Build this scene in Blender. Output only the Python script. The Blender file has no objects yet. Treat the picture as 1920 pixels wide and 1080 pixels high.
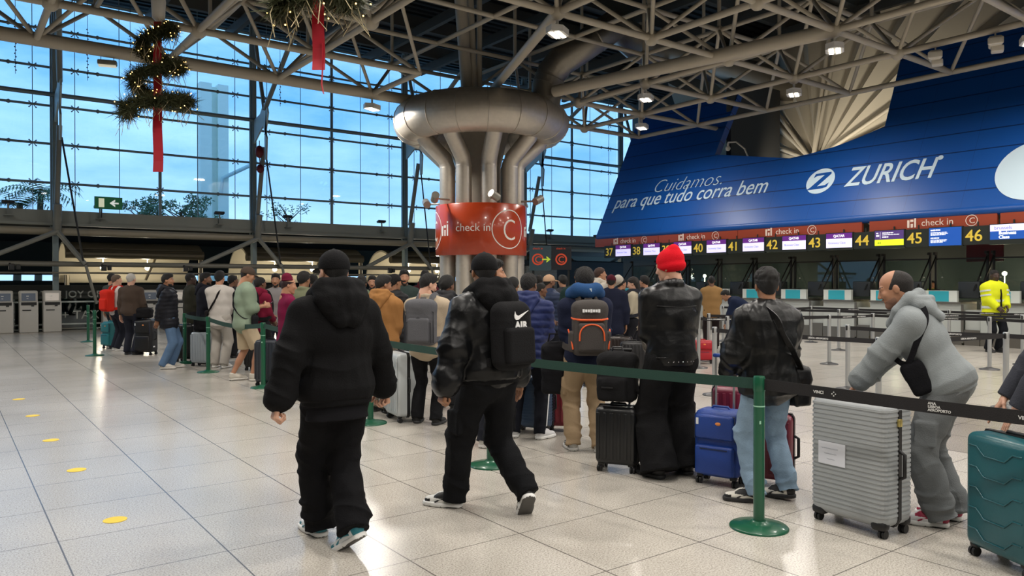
import bpy, bmesh, math, random
import numpy as np
from mathutils import Vector, Matrix, Quaternion, noise
SC = bpy.context.scene
COL = SC.collection
PI = math.pi
random.seed(7)
RNG = np.random.default_rng(7)

# ------------------------------------------------------------------ camera, world, exposure
EYE = 1.62
FPX = 1427.0                       # focal length in pixels of a 1920 px wide frame
cam = bpy.data.cameras.new('camera')
cam.sensor_width = 36.0
cam.lens = 36.0 * FPX / 1920.0
cam.clip_start = 0.05
cam.clip_end = 400
camo = bpy.data.objects.new('camera', cam)
COL.objects.link(camo)
camo.location = (0, 0, EYE)
YAW = math.radians(53.2)           # the view direction, measured from the glass wall's direction (+X)
camo.rotation_euler = (math.radians(90 - 0.44), 0, YAW - PI / 2)
SC.camera = camo
SC.view_settings.view_transform = 'Standard'
SC.view_settings.look = 'None'
SC.view_settings.gamma = 1.0
SC.view_settings.use_curve_mapping = False
SC.view_settings.exposure = 0.0

FW = (math.cos(YAW), math.sin(YAW))          # camera forward and right, on the ground
RT = (math.sin(YAW), -math.cos(YAW))
def at(px, py, d):
    l = (px - 960.0) / FPX
    return Vector((d * (FW[0] + l * RT[0]), d * (FW[1] + l * RT[1]), EYE + (529.0 - py) / FPX * d))
def gnd(px, py):
    return at(px, py, EYE * FPX / (py - 529.0))
def atz(px, py, z):
    return at(px, py, (z - EYE) * FPX / (529.0 - py))
def aty(px, py, y):
    return at(px, py, y / (FW[1] + (px - 960.0) / FPX * RT[1]))
def atx(px, py, x):
    return at(px, py, x / (FW[0] + (px - 960.0) / FPX * RT[0]))
def pix(p):
    d = p[0] * FW[0] + p[1] * FW[1]
    l = p[0] * RT[0] + p[1] * RT[1]
    return (960 + FPX * l / d, 529 - FPX * (p[2] - EYE) / d, d)

world = bpy.data.worlds.new('world')
SC.world = world
world.use_nodes = True
wn = world.node_tree
wn.nodes.clear()
def WN(t, **k):
    n = wn.nodes.new(t)
    for a, b in k.items(): setattr(n, a, b)
    return n
w_out = WN('ShaderNodeOutputWorld'); w_bg = WN('ShaderNodeBackground')
w_tc = WN('ShaderNodeTexCoord'); w_map = WN('ShaderNodeMapping'); w_no = WN('ShaderNodeTexNoise')
w_map.inputs['Scale'].default_value = (1.6, 1.6, 5.0)
w_no.inputs['Scale'].default_value = 2.6; w_no.inputs['Detail'].default_value = 7; w_no.inputs['Roughness'].default_value = 0.55
w_rp = WN('ShaderNodeValToRGB')
w_rp.color_ramp.elements[0].position = 0.36; w_rp.color_ramp.elements[0].color = (0.11, 0.335, 0.70, 1)
w_rp.color_ramp.elements[1].position = 0.66; w_rp.color_ramp.elements[1].color = (0.33, 0.58, 0.84, 1)
w_sep = WN('ShaderNodeSeparateXYZ'); w_r2 = WN('ShaderNodeValToRGB'); w_mix = WN('ShaderNodeMix', data_type='RGBA')
w_r2.color_ramp.elements[0].position = 0.0; w_r2.color_ramp.elements[0].color = (0.34, 0.34, 0.34, 1)
w_r2.color_ramp.elements[1].position = 0.22; w_r2.color_ramp.elements[1].color = (0, 0, 0, 1)
wn.links.new(w_tc.outputs['Generated'], w_map.inputs['Vector'])
wn.links.new(w_map.outputs['Vector'], w_no.inputs['Vector'])
wn.links.new(w_no.outputs['Fac'], w_rp.inputs['Fac'])
wn.links.new(w_tc.outputs['Generated'], w_sep.inputs[0])
wn.links.new(w_sep.outputs['Z'], w_r2.inputs['Fac'])
wn.links.new(w_r2.outputs['Color'], w_mix.inputs['Factor'])
wn.links.new(w_rp.outputs['Color'], w_mix.inputs[6])
w_mix.inputs[7].default_value = (0.50, 0.66, 0.76, 1)
wn.links.new(w_mix.outputs[2], w_bg.inputs['Color'])
w_bg.inputs['Strength'].default_value = 2.0
wn.links.new(w_bg.outputs[0], w_out.inputs[0])

# ------------------------------------------------------------------ materials
MATS = {}
def srgb(r, g, b):
    f = lambda c: (c / 255 / 12.92) if c / 255 <= 0.04045 else ((c / 255 + 0.055) / 1.055) ** 2.4
    return (f(r), f(g), f(b), 1)
def mat(name, col, rough=0.6, metal=0.0, bump=None, emit=0.0, coat=0.0, vary=0.0, spec=None):
    """col in sRGB 0-255; bump = (kind, scale, strength)"""
    if name in MATS: return MATS[name]
    m = bpy.data.materials.new(name); m.use_nodes = True
    nt = m.node_tree; b = nt.nodes['Principled BSDF']
    c = srgb(*col)
    b.inputs['Base Color'].default_value = c
    b.inputs['Roughness'].default_value = rough
    b.inputs['Metallic'].default_value = metal
    if spec is not None: b.inputs['Specular IOR Level'].default_value = spec
    elif rough > .8: b.inputs['Specular IOR Level'].default_value = 0.18
    if coat: b.inputs['Coat Weight'].default_value = coat; b.inputs['Coat Roughness'].default_value = 0.08
    if emit:
        b.inputs['Emission Color'].default_value = c; b.inputs['Emission Strength'].default_value = emit
    if bump or vary:
        tc = nt.nodes.new('ShaderNodeTexCoord')
        if bump:
            kind, sc, st = bump
            if kind == 'noise':
                t = nt.nodes.new('ShaderNodeTexNoise'); t.inputs['Scale'].default_value = sc; t.inputs['Detail'].default_value = 6; o = t.outputs['Fac']
            elif kind == 'leather':
                t = nt.nodes.new('ShaderNodeTexNoise'); t.inputs['Scale'].default_value = sc; t.inputs['Detail'].default_value = 3; t.inputs['Distortion'].default_value = 1.2; o = t.outputs['Fac']
            elif kind == 'hair':
                t = nt.nodes.new('ShaderNodeTexNoise'); t.inputs['Scale'].default_value = sc; t.inputs['Detail'].default_value = 8; t.inputs['Roughness'].default_value = .75; o = t.outputs['Fac']
            elif kind == 'wave':
                t = nt.nodes.new('ShaderNodeTexWave'); t.inputs['Scale'].default_value = sc; t.bands_direction = 'Z'; t.inputs['Distortion'].default_value = 0.6; o = t.outputs['Fac']
            else:
                t = nt.nodes.new('ShaderNodeTexVoronoi'); t.inputs['Scale'].default_value = sc; o = t.outputs['Distance']
            nt.links.new(tc.outputs['Object'], t.inputs['Vector'])
            bp = nt.nodes.new('ShaderNodeBump'); bp.inputs['Strength'].default_value = st; bp.inputs['Distance'].default_value = 0.02
            nt.links.new(o, bp.inputs['Height']); nt.links.new(bp.outputs[0], b.inputs['Normal'])
        if vary:
            t2 = nt.nodes.new('ShaderNodeTexNoise'); t2.inputs['Scale'].default_value = 9; t2.inputs['Detail'].default_value = 5
            nt.links.new(tc.outputs['Object'], t2.inputs['Vector'])
            mx = nt.nodes.new('ShaderNodeMix'); mx.data_type = 'RGBA'
            mx.inputs[6].default_value = tuple(x * (1 - vary) for x in c[:3]) + (1,)
            mx.inputs[7].default_value = tuple(min(1, x * (1 + vary)) for x in c[:3]) + (1,)
            nt.links.new(t2.outputs['Fac'], mx.inputs['Factor']); nt.links.new(mx.outputs[2], b.inputs['Base Color'])
    MATS[name] = m
    return m
def glassmat(name, tint, refl=0.06, rough=0.02):
    if name in MATS: return MATS[name]
    m = bpy.data.materials.new(name); m.use_nodes = True
    nt = m.node_tree; nt.nodes.clear()
    o = nt.nodes.new('ShaderNodeOutputMaterial'); t = nt.nodes.new('ShaderNodeBsdfTransparent'); g = nt.nodes.new('ShaderNodeBsdfGlossy')
    t.inputs[0].default_value = (*tint, 1); g.inputs['Roughness'].default_value = rough; g.inputs[0].default_value = (0.9, 0.95, 1, 1)
    x = nt.nodes.new('ShaderNodeMixShader'); x.inputs[0].default_value = refl
    nt.links.new(t.outputs[0], x.inputs[1]); nt.links.new(g.outputs[0], x.inputs[2]); nt.links.new(x.outputs[0], o.inputs[0])
    MATS[name] = m
    return m

# ------------------------------------------------------------------ mesh builder and tagging
class MB:
    def __init__(s): s.v = []; s.f = []; s.m = []; s.sm = []
    def add(s, vs, fs, mi=0, smooth=False):
        o = len(s.v); s.v += [tuple(v) for v in vs]
        s.f += [tuple(o + i for i in f) for f in fs]; s.m += [mi] * len(fs); s.sm += [smooth] * len(fs)
    def box(s, c, d, mi=0, M=None):
        x, y, z = c; a, b, e = d[0] / 2, d[1] / 2, d[2] / 2
        vs = [(x + i * a, y + j * b, z + k * e) for i in (-1, 1) for j in (-1, 1) for k in (-1, 1)]
        if M is not None: vs = [M @ Vector(v) for v in vs]
        s.add(vs, [(0, 1, 3, 2), (4, 6, 7, 5), (0, 4, 5, 1), (2, 3, 7, 6), (0, 2, 6, 4), (1, 5, 7, 3)], mi)
    def rbox(s, c, d, r, seg=3, mi=0, M=None):
        bm = bmesh.new(); bmesh.ops.create_cube(bm, size=1)
        for v in bm.verts: v.co = Vector((v.co.x * d[0], v.co.y * d[1], v.co.z * d[2]))
        bmesh.ops.bevel(bm, geom=bm.edges[:], offset=min(r, min(d) * 0.49), segments=seg, profile=0.5, affect='EDGES', clamp_overlap=True)
        c = Vector(c)
        vs = [v.co + c for v in bm.verts]
        if M is not None: vs = [M @ v for v in vs]
        bm.verts.index_update()
        s.add(vs, [[v.index for v in f.verts] for f in bm.faces], mi, True); bm.free()
    def tube(s, a, b, r, n=10, r2=None, mi=0, cap=True):
        a = Vector(a); b = Vector(b); d = (b - a)
        if d.length < 1e-6: return
        q = d.to_track_quat('Z', 'Y'); r2 = r if r2 is None else r2
        vs = []
        for p, rr in ((a, r), (b, r2)):
            for i in range(n):
                t = 2 * PI * i / n
                vs.append(p + q @ Vector((rr * math.cos(t), rr * math.sin(t), 0)))
        s.add(vs, [(i, (i + 1) % n, n + (i + 1) % n, n + i) for i in range(n)], mi, True)
        if cap: s.add(vs, [tuple(reversed(range(n))), tuple(range(n, 2 * n))], mi)
    def path(s, pts, r, n=8, mi=0, closed=False, flat=None, up=(0, 0, 1)):
        """tube (or a flat strip, flat=(half width, half thickness)) along points"""
        P = [Vector(p) for p in pts]; N = len(P); vs = []; up = Vector(up)
        prev = None
        for i in range(N):
            t = (P[(i + 1) % N] - P[i - 1]) if closed else (P[min(i + 1, N - 1)] - P[max(i - 1, 0)])
            t.normalize()
            if prev is None:
                x = up.cross(t)
                if x.length < 1e-3: x = Vector((1, 0, 0)).cross(t)
            else:
                x = prev - t * prev.dot(t)
            x.normalize(); prev = x; y = t.cross(x)
            rr = r[i] if isinstance(r, (list, tuple)) else r
            if flat:
                for u, w in ((-1, -1), (1, -1), (1, 1), (-1, 1)): vs.append(P[i] + x * (u * flat[1]) + y * (w * flat[0]))
            else:
                for k in range(n):
                    a = 2 * PI * k / n; vs.append(P[i] + x * (rr * math.cos(a)) + y * (rr * math.sin(a)))
        m = 4 if flat else n
        fs = []
        for i in range(N if closed else N - 1):
            j = (i + 1) % N
            for k in range(m): fs.append((i * m + k, i * m + (k + 1) % m, j * m + (k + 1) % m, j * m + k))
        s.add(vs, fs, mi, not flat)
        if not closed: s.add(vs, [tuple(reversed(range(m))), tuple(range((N - 1) * m, N * m))], mi)
    def ball(s, c, r, mi=0, n=10, sc=(1, 1, 1)):
        vs = []; fs = []; m = n // 2
        for i in range(m + 1):
            a = PI * i / m
            for k in range(n):
                b = 2 * PI * k / n
                vs.append((c[0] + r * sc[0] * math.sin(a) * math.cos(b), c[1] + r * sc[1] * math.sin(a) * math.sin(b), c[2] + r * sc[2] * math.cos(a)))
        for i in range(m):
            for k in range(n): fs.append((i * n + k, (i + 1) * n + k, (i + 1) * n + (k + 1) % n, i * n + (k + 1) % n))
        s.add(vs, fs, mi, True)
    def lathe(s, prof, c=(0, 0, 0), n=24, mi=0, smooth=True):
        vs = []; fs = []
        for r, z in prof:
            for k in range(n): vs.append((c[0] + r * math.cos(2 * PI * k / n), c[1] + r * math.sin(2 * PI * k / n), c[2] + z))
        for i in range(len(prof) - 1):
            for k in range(n): fs.append((i * n + k, i * n + (k + 1) % n, (i + 1) * n + (k + 1) % n, (i + 1) * n + k))
        s.add(vs, fs, mi, smooth)
        s.add(vs, [tuple(reversed(range(n))), tuple(range((len(prof) - 1) * n, len(prof) * n))], mi)
    def prism(s, poly, o, ux, uy, depth, mi=0):
        """polygon in the plane (o, ux, uy), extruded along ux x uy by depth"""
        o = Vector(o); ux = Vector(ux); uy = Vector(uy); nrm = ux.cross(uy).normalized() * depth
        n = len(poly)
        a = [o + ux * p[0] + uy * p[1] for p in poly]
        vs = a + [p + nrm for p in a]
        s.add(vs, [tuple(reversed(range(n))), tuple(range(n, 2 * n))] + [(i, (i + 1) % n, n + (i + 1) % n, n + i) for i in range(n)], mi)
    def quad(s, a, b, c, d, mi=0): s.add([a, b, c, d], [(0, 1, 2, 3)], mi)
    def build(s, name, mats, parent=None):
        me = bpy.data.meshes.new(name); me.from_pydata(s.v, [], s.f)
        for m in (mats if isinstance(mats, (list, tuple)) else [mats]): me.materials.append(m)
        me.polygons.foreach_set('material_index', s.m); me.polygons.foreach_set('use_smooth', s.sm)
        me.update()
        o = bpy.data.objects.new(name, me); COL.objects.link(o)
        if parent is not None: o.parent = parent
        return o
def smooth_path(P, n=6, closed=False):
    P = [Vector(p) for p in P]; N = len(P); out = []
    for i in range(N if closed else N - 1):
        g = (lambda j: P[j % N]) if closed else (lambda j: P[max(0, min(N - 1, j))])
        a, b, c, d = g(i - 1), g(i), g(i + 1), g(i + 2)
        for k in range(n):
            t = k / n; out.append(.5 * ((2 * b) + (c - a) * t + (2 * a - 5 * b + 4 * c - d) * t * t + (3 * b - a - 3 * c + d) * t ** 3))
    if not closed: out.append(P[-1])
    return out
def tag(o, label=None, cat=None, group=None, kind=None):
    if label: o['label'] = label
    if cat: o['category'] = cat
    if group: o['group'] = group
    if kind: o['kind'] = kind
    return o
def empty(name, loc=(0, 0, 0), rz=0.0):
    o = bpy.data.objects.new(name, None); COL.objects.link(o); o.location = loc; o.rotation_euler = (0, 0, rz); o.empty_display_size = 0.1
    return o
def copy_tree(o, parent=None):
    c = o.copy(); COL.objects.link(c)
    if parent is not None: c.parent = parent
    for ch in list(o.children): copy_tree(ch, c)
    return c
def text_mb(body, size, shear=0.0, extr=0.004, off=0.0, align='LEFT', space=1.0):
    cu = bpy.data.curves.new('t', 'FONT'); cu.body = body; cu.size = size; cu.shear = shear; cu.extrude = extr; cu.offset = off
    cu.align_x = align; cu.space_character = space; cu.resolution_u = 4
    ob = bpy.data.objects.new('t', cu); COL.objects.link(ob)
    me = bpy.data.meshes.new_from_object(ob)
    vs = [v.co.copy() for v in me.vertices]; fs = [tuple(p.vertices) for p in me.polygons]
    bpy.data.objects.remove(ob); bpy.data.curves.remove(cu); bpy.data.meshes.remove(me)
    return vs, fs
def text_on(body, size, o, ux, uy, mb, mi=0, **k):
    vs, fs = text_mb(body, size, **k)
    o = Vector(o); ux = Vector(ux).normalized(); uy = Vector(uy).normalized(); n = ux.cross(uy)
    mb.add([o + ux * v.x + uy * v.y + n * v.z for v in vs], fs, mi)
def ring2(r1, r2, n=28):
    """outline strip of a ring as quads in 2D"""
    q = []
    for i in range(n):
        a, b = 2 * PI * i / n, 2 * PI * (i + 1) / n
        q.append([(r1 * math.cos(a), r1 * math.sin(a)), (r2 * math.cos(a), r2 * math.sin(a)), (r2 * math.cos(b), r2 * math.sin(b)), (r1 * math.cos(b), r1 * math.sin(b))])
    return q
# ------------------------------------------------------------------ the lamps of the hall (bodies where seen; out of view, added light alone)
GX = lambda k: 1.75 + 2.82 * k            # the space frame's grid
GY = lambda m: 9.25 + 2.83 * m
NZ = 7.2                                  # height of its lower nodes
M_white_metal = mat('white_enamel', (205, 203, 198), 0.45)
M_lamp = mat('lamp_panel', (255, 244, 222), 0.5, emit=9.0)
LAMP_SEEN = {(3, 1), (5, 0), (6, 1), (5, 2), (6, 3), (6, -1), (3, 4)}
LAMP_W = 116.0
def make_lamp():
    root = empty('hall_lamp')
    b = MB()
    b.prism([(0.34 * math.cos(a), 0.22 * math.sin(a)) for a in [PI * i / 3 for i in range(6)]], (0, 0, -0.16), (1, 0, 0), (0, 1, 0), 0.13)
    b.tube((0, 0, -0.03), (0, 0, 0.14), 0.03)
    b.build('housing', M_white_metal, root)
    p = MB()
    for y in (-0.07, 0.07): p.box((0, y, -0.165), (0.42, 0.09, 0.012))
    p.build('light_panel', M_lamp, root)
    return root
lamp_proto = None
lamp_labels = {(3, 1): 'white hexagonal lamp under the node above the big steel duct', (5, 0): 'white lamp under the thick beam end, above the round logo on the blue panel',
               (6, 1): 'white lamp glowing in front of the pale fan shaped wall', (5, 2): 'lamp under the node just beside the leaning duct, upper of two one above the other',
               (6, 3): 'lamp in front of the blue panel edge, lower of two one above the other', (6, -1): 'lamp at the far end of the blue panel, beside two cameras',
               (3, 4): 'small lamp under the beam against the sky, beside the steel ring duct'}
LAMPS = []
for k in range(-4, 8):
    for m in range(-6, 6):
        p = Vector((GX(k), GY(m), NZ))
        q = pix(p)
        vis = q[2] > 0.3 and -150 < q[0] < 2070 and q[1] > -90
        if (k, m) in LAMP_SEEN or (not vis and (k + m) % 2 == 1 and p.x < 22 and p.y < 21 and -2.5 < p.x and p.y > -8):
            LAMPS.append((k, m, p))
for k, m, p in LAMPS:
    if (k, m) in LAMP_SEEN:
        if lamp_proto is None: lamp_proto = make_lamp(); o = lamp_proto
        else: o = copy_tree(lamp_proto)
        o.location = p + Vector((0, 0, -0.30)); o.rotation_euler = (0, 0, 0.5)
        tag(o, lamp_labels[(k, m)], 'ceiling lamp', 'lamps under the roof frame')
    L = bpy.data.lights.new('hall_lamp_light', 'AREA'); L.shape = 'DISK'; L.size = 0.5; L.energy = LAMP_W * (2.4 if m == 4 else 1); L.color = (1.0, 0.94, 0.86); L.spread = math.radians(170)
    lo = bpy.data.objects.new('hall_lamp_light', L); COL.objects.link(lo); lo.location = p + Vector((0, 0, -0.50))

# ------------------------------------------------------------------ floor
def floor_mat():
    m = bpy.data.materials.new('terrazzo_floor'); m.use_nodes = True; nt = m.node_tree; b = nt.nodes['Principled BSDF']
    N = nt.nodes.new; L = nt.links.new
    tc = N('ShaderNodeTexCoord')
    sp = N('ShaderNodeTexNoise'); sp.inputs['Scale'].default_value = 95; sp.inputs['Detail'].default_value = 4; sp.inputs['Roughness'].default_value = 0.75
    rp = N('ShaderNodeValToRGB')
    e = rp.color_ramp.elements
    e[0].position = 0.32; e[0].color = srgb(112, 106, 99); e[1].position = 0.62; e[1].color = srgb(214, 208, 198)
    x = e.new(0.46); x.color = srgb(186, 180, 170)
    L(tc.outputs['Object'], sp.inputs['Vector']); L(sp.outputs['Fac'], rp.inputs['Fac'])
    lo = N('ShaderNodeTexNoise'); lo.inputs['Scale'].default_value = 0.5; lo.inputs['Detail'].default_value = 4
    L(tc.outputs['Object'], lo.inputs['Vector'])
    mx = N('ShaderNodeMix'); mx.data_type = 'RGBA'; mx.blend_type = 'MULTIPLY'; mx.inputs['Factor'].default_value = 1
    r2 = N('ShaderNodeValToRGB'); r2.color_ramp.elements[0].color = (0.8, 0.8, 0.8, 1); r2.color_ramp.elements[1].color = (1, 1, 1, 1); r2.color_ramp.elements[0].position = .3; r2.color_ramp.elements[1].position = .7
    L(lo.outputs['Fac'], r2.inputs['Fac']); L(rp.outputs['Color'], mx.inputs[6]); L(r2.outputs['Color'], mx.inputs[7])
    # joints of the 0.8 m slabs
    sx = N('ShaderNodeSeparateXYZ'); L(tc.outputs['Object'], sx.inputs[0])
    def joint(sock, off, half):
        a = N('ShaderNodeMath'); a.operation = 'ADD'; a.inputs[1].default_value = -off + 800; L(sock, a.inputs[0])
        w = N('ShaderNodeMath'); w.operation = 'PINGPONG'; w.inputs[1].default_value = 0.4; L(a.outputs[0], w.inputs[0])
        c = N('ShaderNodeMath'); c.operation = 'LESS_THAN'; c.inputs[1].default_value = half; L(w.outputs[0], c.inputs[0])
        return c.outputs[0]
    jx = joint(sx.outputs['X'], 0.57, 0.0045); jy = joint(sx.outputs['Y'], 5.49, 0.0035)
    mxj = N('ShaderNodeMath'); mxj.operation = 'MAXIMUM'; L(jx, mxj.inputs[0]); L(jy, mxj.inputs[1])
    m2 = N('ShaderNodeMix'); m2.data_type = 'RGBA'; m2.inputs[7].default_value = srgb(98, 94, 89)
    L(mxj.outputs[0], m2.inputs['Factor']); L(mx.outputs[2], m2.inputs[6])
    # darker granite band near the queue lanes
    gx = N('ShaderNodeMath'); gx.operation = 'SUBTRACT'; gx.inputs[1].default_value = 8.9; L(sx.outputs['X'], gx.inputs[0])
    ga = N('ShaderNodeMath'); ga.operation = 'ABSOLUTE'; L(gx.outputs[0], ga.inputs[0])
    gl = N('ShaderNodeMath'); gl.operation = 'LESS_THAN'; gl.inputs[1].default_value = 1.15; L(ga.outputs[0], gl.inputs[0])
    gy = N('ShaderNodeMath'); gy.operation = 'LESS_THAN'; gy.inputs[1].default_value = 4.7; L(sx.outputs['Y'], gy.inputs[0])
    gg = N('ShaderNodeMath'); gg.operation = 'MULTIPLY'; L(gl.outputs[0], gg.inputs[0]); L(gy.outputs[0], gg.inputs[1])
    m3 = N('ShaderNodeMix'); m3.data_type = 'RGBA'; m3.blend_type = 'MULTIPLY'; m3.inputs[7].default_value = (0.62, 0.60, 0.57, 1)
    L(gg.outputs[0], m3.inputs['Factor']); L(m2.outputs[2], m3.inputs[6]); L(m3.outputs[2], b.inputs['Base Color'])
    rr = N('ShaderNodeMapRange'); rr.inputs[3].default_value = 0.17; rr.inputs[4].default_value = 0.30
    L(lo.outputs['Fac'], rr.inputs[0]); L(rr.outputs[0], b.inputs['Roughness'])
    b.inputs['Specular IOR Level'].default_value = 0.55
    return m
b = MB(); b.box((7, 9, -0.05), (42, 42, 0.1))
tag(b.build('floor', floor_mat()), kind='structure')
M_yellow = mat('yellow_sticker', (232, 198, 60), 0.6)
for n_, (px, py) in enumerate(((214, 976), (142, 882), (94, 826), (60, 780), (34, 749))):
    p = gnd(px, py); b = MB(); b.lathe([(0.075, 0.0), (0.075, 0.002)], n=20)
    o = b.build('floor_sticker', M_yellow); o.location = (p.x, p.y, 0.001)
    tag(o, ['round yellow dot on the floor nearest to the walking man in the black hoodie', 'second round yellow floor dot of the line running away', 'third round yellow floor dot of the line, in the middle',
            'fourth round yellow floor dot, pale and far', 'farthest and faintest round yellow dot on the floor'][n_], 'floor sticker', 'yellow dots on the floor')

# ------------------------------------------------------------------ the glass wall
YG = 30.0
M_mull = mat('glazing_steel', (122, 138, 142), 0.5)
M_pale = mat('pale_bracket', (176, 190, 190), 0.5)
M_sill = mat('sill_grey', (132, 136, 130), 0.5)
M_black = mat('black_plastic', (22, 22, 24), 0.5)
M_pane = glassmat('clear_glazing', (0.90, 0.95, 0.97), 0.05)
POSTS = [-10.25, -3.6, 3.05, 9.7, 16.35, 23.0, 29.65]
RAILZ = (4.97, 6.28, 7.56, 8.85, 10.12, 11.3)
for n_ in range(6):
    x0, x1 = POSTS[n_], POSTS[n_ + 1]; xm = (x0 + x1) / 2
    b = MB()
    for z in RAILZ: b.tube((x0, YG - .12, z), (x1, YG - .12, z), 0.042, 8)
    b.tube((x0, YG - .35, 7.9), (x1, YG - .35, 7.9), 0.075, 10)
    b.box((xm, YG - .02, 7.95), (0.10, 0.07, 7.9))
    for x in (x0 + 0.62, x0 + 2.0, x1 - 2.0, x1 - 0.62): b.box((x, YG + .03, 7.95), (0.022, 0.014, 7.9))
    for x in (x0 + 0.62, x1 - 0.62, xm):
        for z in RAILZ:
            for sx in (-1, 1):
                for sz in (-1, 1):
                    b.tube((x, YG - .1, z), (x + sx * .10, YG - .03, z + sz * .09), 0.015, 6); b.ball((x + sx * .10, YG - .03, z + sz * .09), 0.027, n=6)
    for x in (x0 + 1.3, x1 - 1.3):
        for z in RAILZ: b.ball((x, YG - .12, z), 0.075, n=6)
    w = tag(b.build('window_%d' % (n_ + 1), M_mull), kind='structure')
    g = MB(); g.box((xm, YG + .05, 7.9), (x1 - x0 - 0.02, 0.02, 7.9)); g.build('pane', M_pane, w)
for n_, x in enumerate(POSTS[1:]):
    b = MB(); b.box((x, YG - .25, 6.3), (0.16, 0.26, 11.0)); b.box((x - .12, YG - .25, 7.5), (0.05, 0.12, 8.2))
    c = tag(b.build('column_%d' % (n_ + 1), M_mull), kind='structure')
    s = MB()
    s.tube((x, 29.3, 4.1), (x, 28.55, 6.7), 0.085); s.tube((x, 28.4, 8.1), (x - .5, 24.0, 9.8), 0.085); s.tube((x, 28.5, 8.1), (x, 29.5, 11.0), 0.075)
    s.tube((x, 29.2, 3.3), (x - 2.2, 29.0, 2.25), 0.08); s.tube((x, 29.2, 3.3), (x + .75, 28.7, 2.2), 0.08); s.tube((x, 29.3, 3.2), (x, 29.1, 4.2), 0.13)
    s.tube((x + .75, 28.7, 2.2), (x + 1.1, 28.9, 0.9), 0.05)
    s.build('strut', mat('strut_grey', (128, 128, 120), 0.5), c)
    p = MB(); p.prism([(0, 6.9), (-.4, 7.1), (-1.2, 7.5), (-1.62, 7.0), (-1.55, 6.2), (-1.42, 6.2), (-1.4, 7.0), (-1.75, 7.9), (-1.6, 8.3), (-1.3, 8.35), (-.9, 8.0), (0, 7.85)], (x - .03, YG - .2, 0), (0, 1, 0), (0, 0, 1), 0.06)
    p.build('bracket', M_pale, c)
    q = MB(); q.tube((x + .05, 28.42, 6.3), (x + .7, 28.7, 2.2), 0.03, 6); q.build('cable', M_black, c)
# sill beam, spotlights on it, tubes below
b = MB(); b.box((11, YG - .1, 3.82), (42, 0.5, 0.42)); b.box((11, YG - .3, 3.57), (42, 0.3, 0.08))
tag(b.build('trim_1', M_sill), kind='structure')
b = MB(); b.tube((-9, YG - .5, 3.32), (32, YG - .5, 3.32), 0.13, 14)
tag(b.build('trim_2', mat('pale_pipe', (150, 142, 124), 0.4)), kind='structure')
b = MB(); b.tube((-9, 29.0, 2.22), (22, 29.0, 2.22), 0.085, 12); b.tube((-9, 29.2, 1.93), (22, 29.2, 1.93), 0.03, 8)
tag(b.build('trim_3', mat('rail_grey', (112, 110, 100), 0.45)), kind='structure')
def spot():
    r = empty('spotlight'); b = MB(); b.rbox((0, 0, 0.2), (0.36, 0.2, 0.09), .02, M=Matrix.Rotation(-.2, 4, 'X')); b.build('lamp_head', M_black, r)
    b = MB(); b.tube((0, 0, -.0), (0, .02, .18), .03); b.box((0, 0, -.13), (.05, .04, .26)); b.box((0, -.12, -.24), (.28, .26, .02)); b.build('mount', M_sill, r); return r
sp0 = spot()
for n_, (px, t) in enumerate(((16, 'by the left edge'), (188, 'under the exit sign'), (412, 'left of the second mast'), (540, 'in front of the bare tree'), (716, 'left of the third mast'), (1032, 'right of the steel column'))):
    o = sp0 if n_ == 0 else copy_tree(sp0); p = aty(px, 405, YG - .42); o.location = (p.x, p.y, 4.03)
    tag(o, 'black spotlight on the sill beam ' + t, 'spotlight', 'spotlights along the sill')
M_dk = mat('dark_fitting', (30, 32, 32), .5)
for n_, (px, t) in enumerate(((22, 'left of the first mast'), (195, 'behind the red backpack'), (348, 'above the queue'), (731, 'above the men in the crowd'))):
    p = aty(px, 497, 28.9); b = MB(); b.rbox((0, 0, -.1), (.16, .14, .2), .02); b.rbox((.17, 0, -.1), (.12, .12, .16), .02); b.tube((-.05, 0, 0), (-.05, .1, .03), .03)
    o = b.build('rail_spotlight', M_dk); o.location = (p.x, 28.9, 2.2); tag(o, 'small dark twin spotlight on the grey rail ' + t, 'spotlight', 'spotlights on the rail')

# what lies below and behind the glass wall: the lower hall
M_dark = mat('dark_soffit', (34, 37, 36), 0.8); M_hall = mat('lower_hall_wall', (58, 66, 62), 0.7); M_vault = mat('vault_cream', (180, 172, 152), 0.45)
b = MB(); b.box((21, 38.5, 3.86), (80, 16.4, 0.3)); tag(b.build('ceiling_1', M_dark), kind='structure')
b = MB(); b.box((11, 38.5, -.06), (60, 17, .1)); tag(b.build('floor_1', mat('lower_floor', (120, 122, 118), .4)), kind='structure')
b = MB(); b.box((21, 46.5, .85), (80, .3, 1.7)); b.box((21, 46.5, 2.95), (80, .3, 1.9))
for x in range(-16, 60, 3): b.box((x, 46.5, 1.8), (.5, .3, .8))
tag(b.build('wall_lower', M_hall), kind='structure')
M_glow = mat('vault_lamp', (255, 236, 190), .5, emit=22)
VX = [(-3.2, 1.2), (3.55, 8.3), (10.0, 15.2), (16.6, 21.5), (23.2, 28)]
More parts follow.
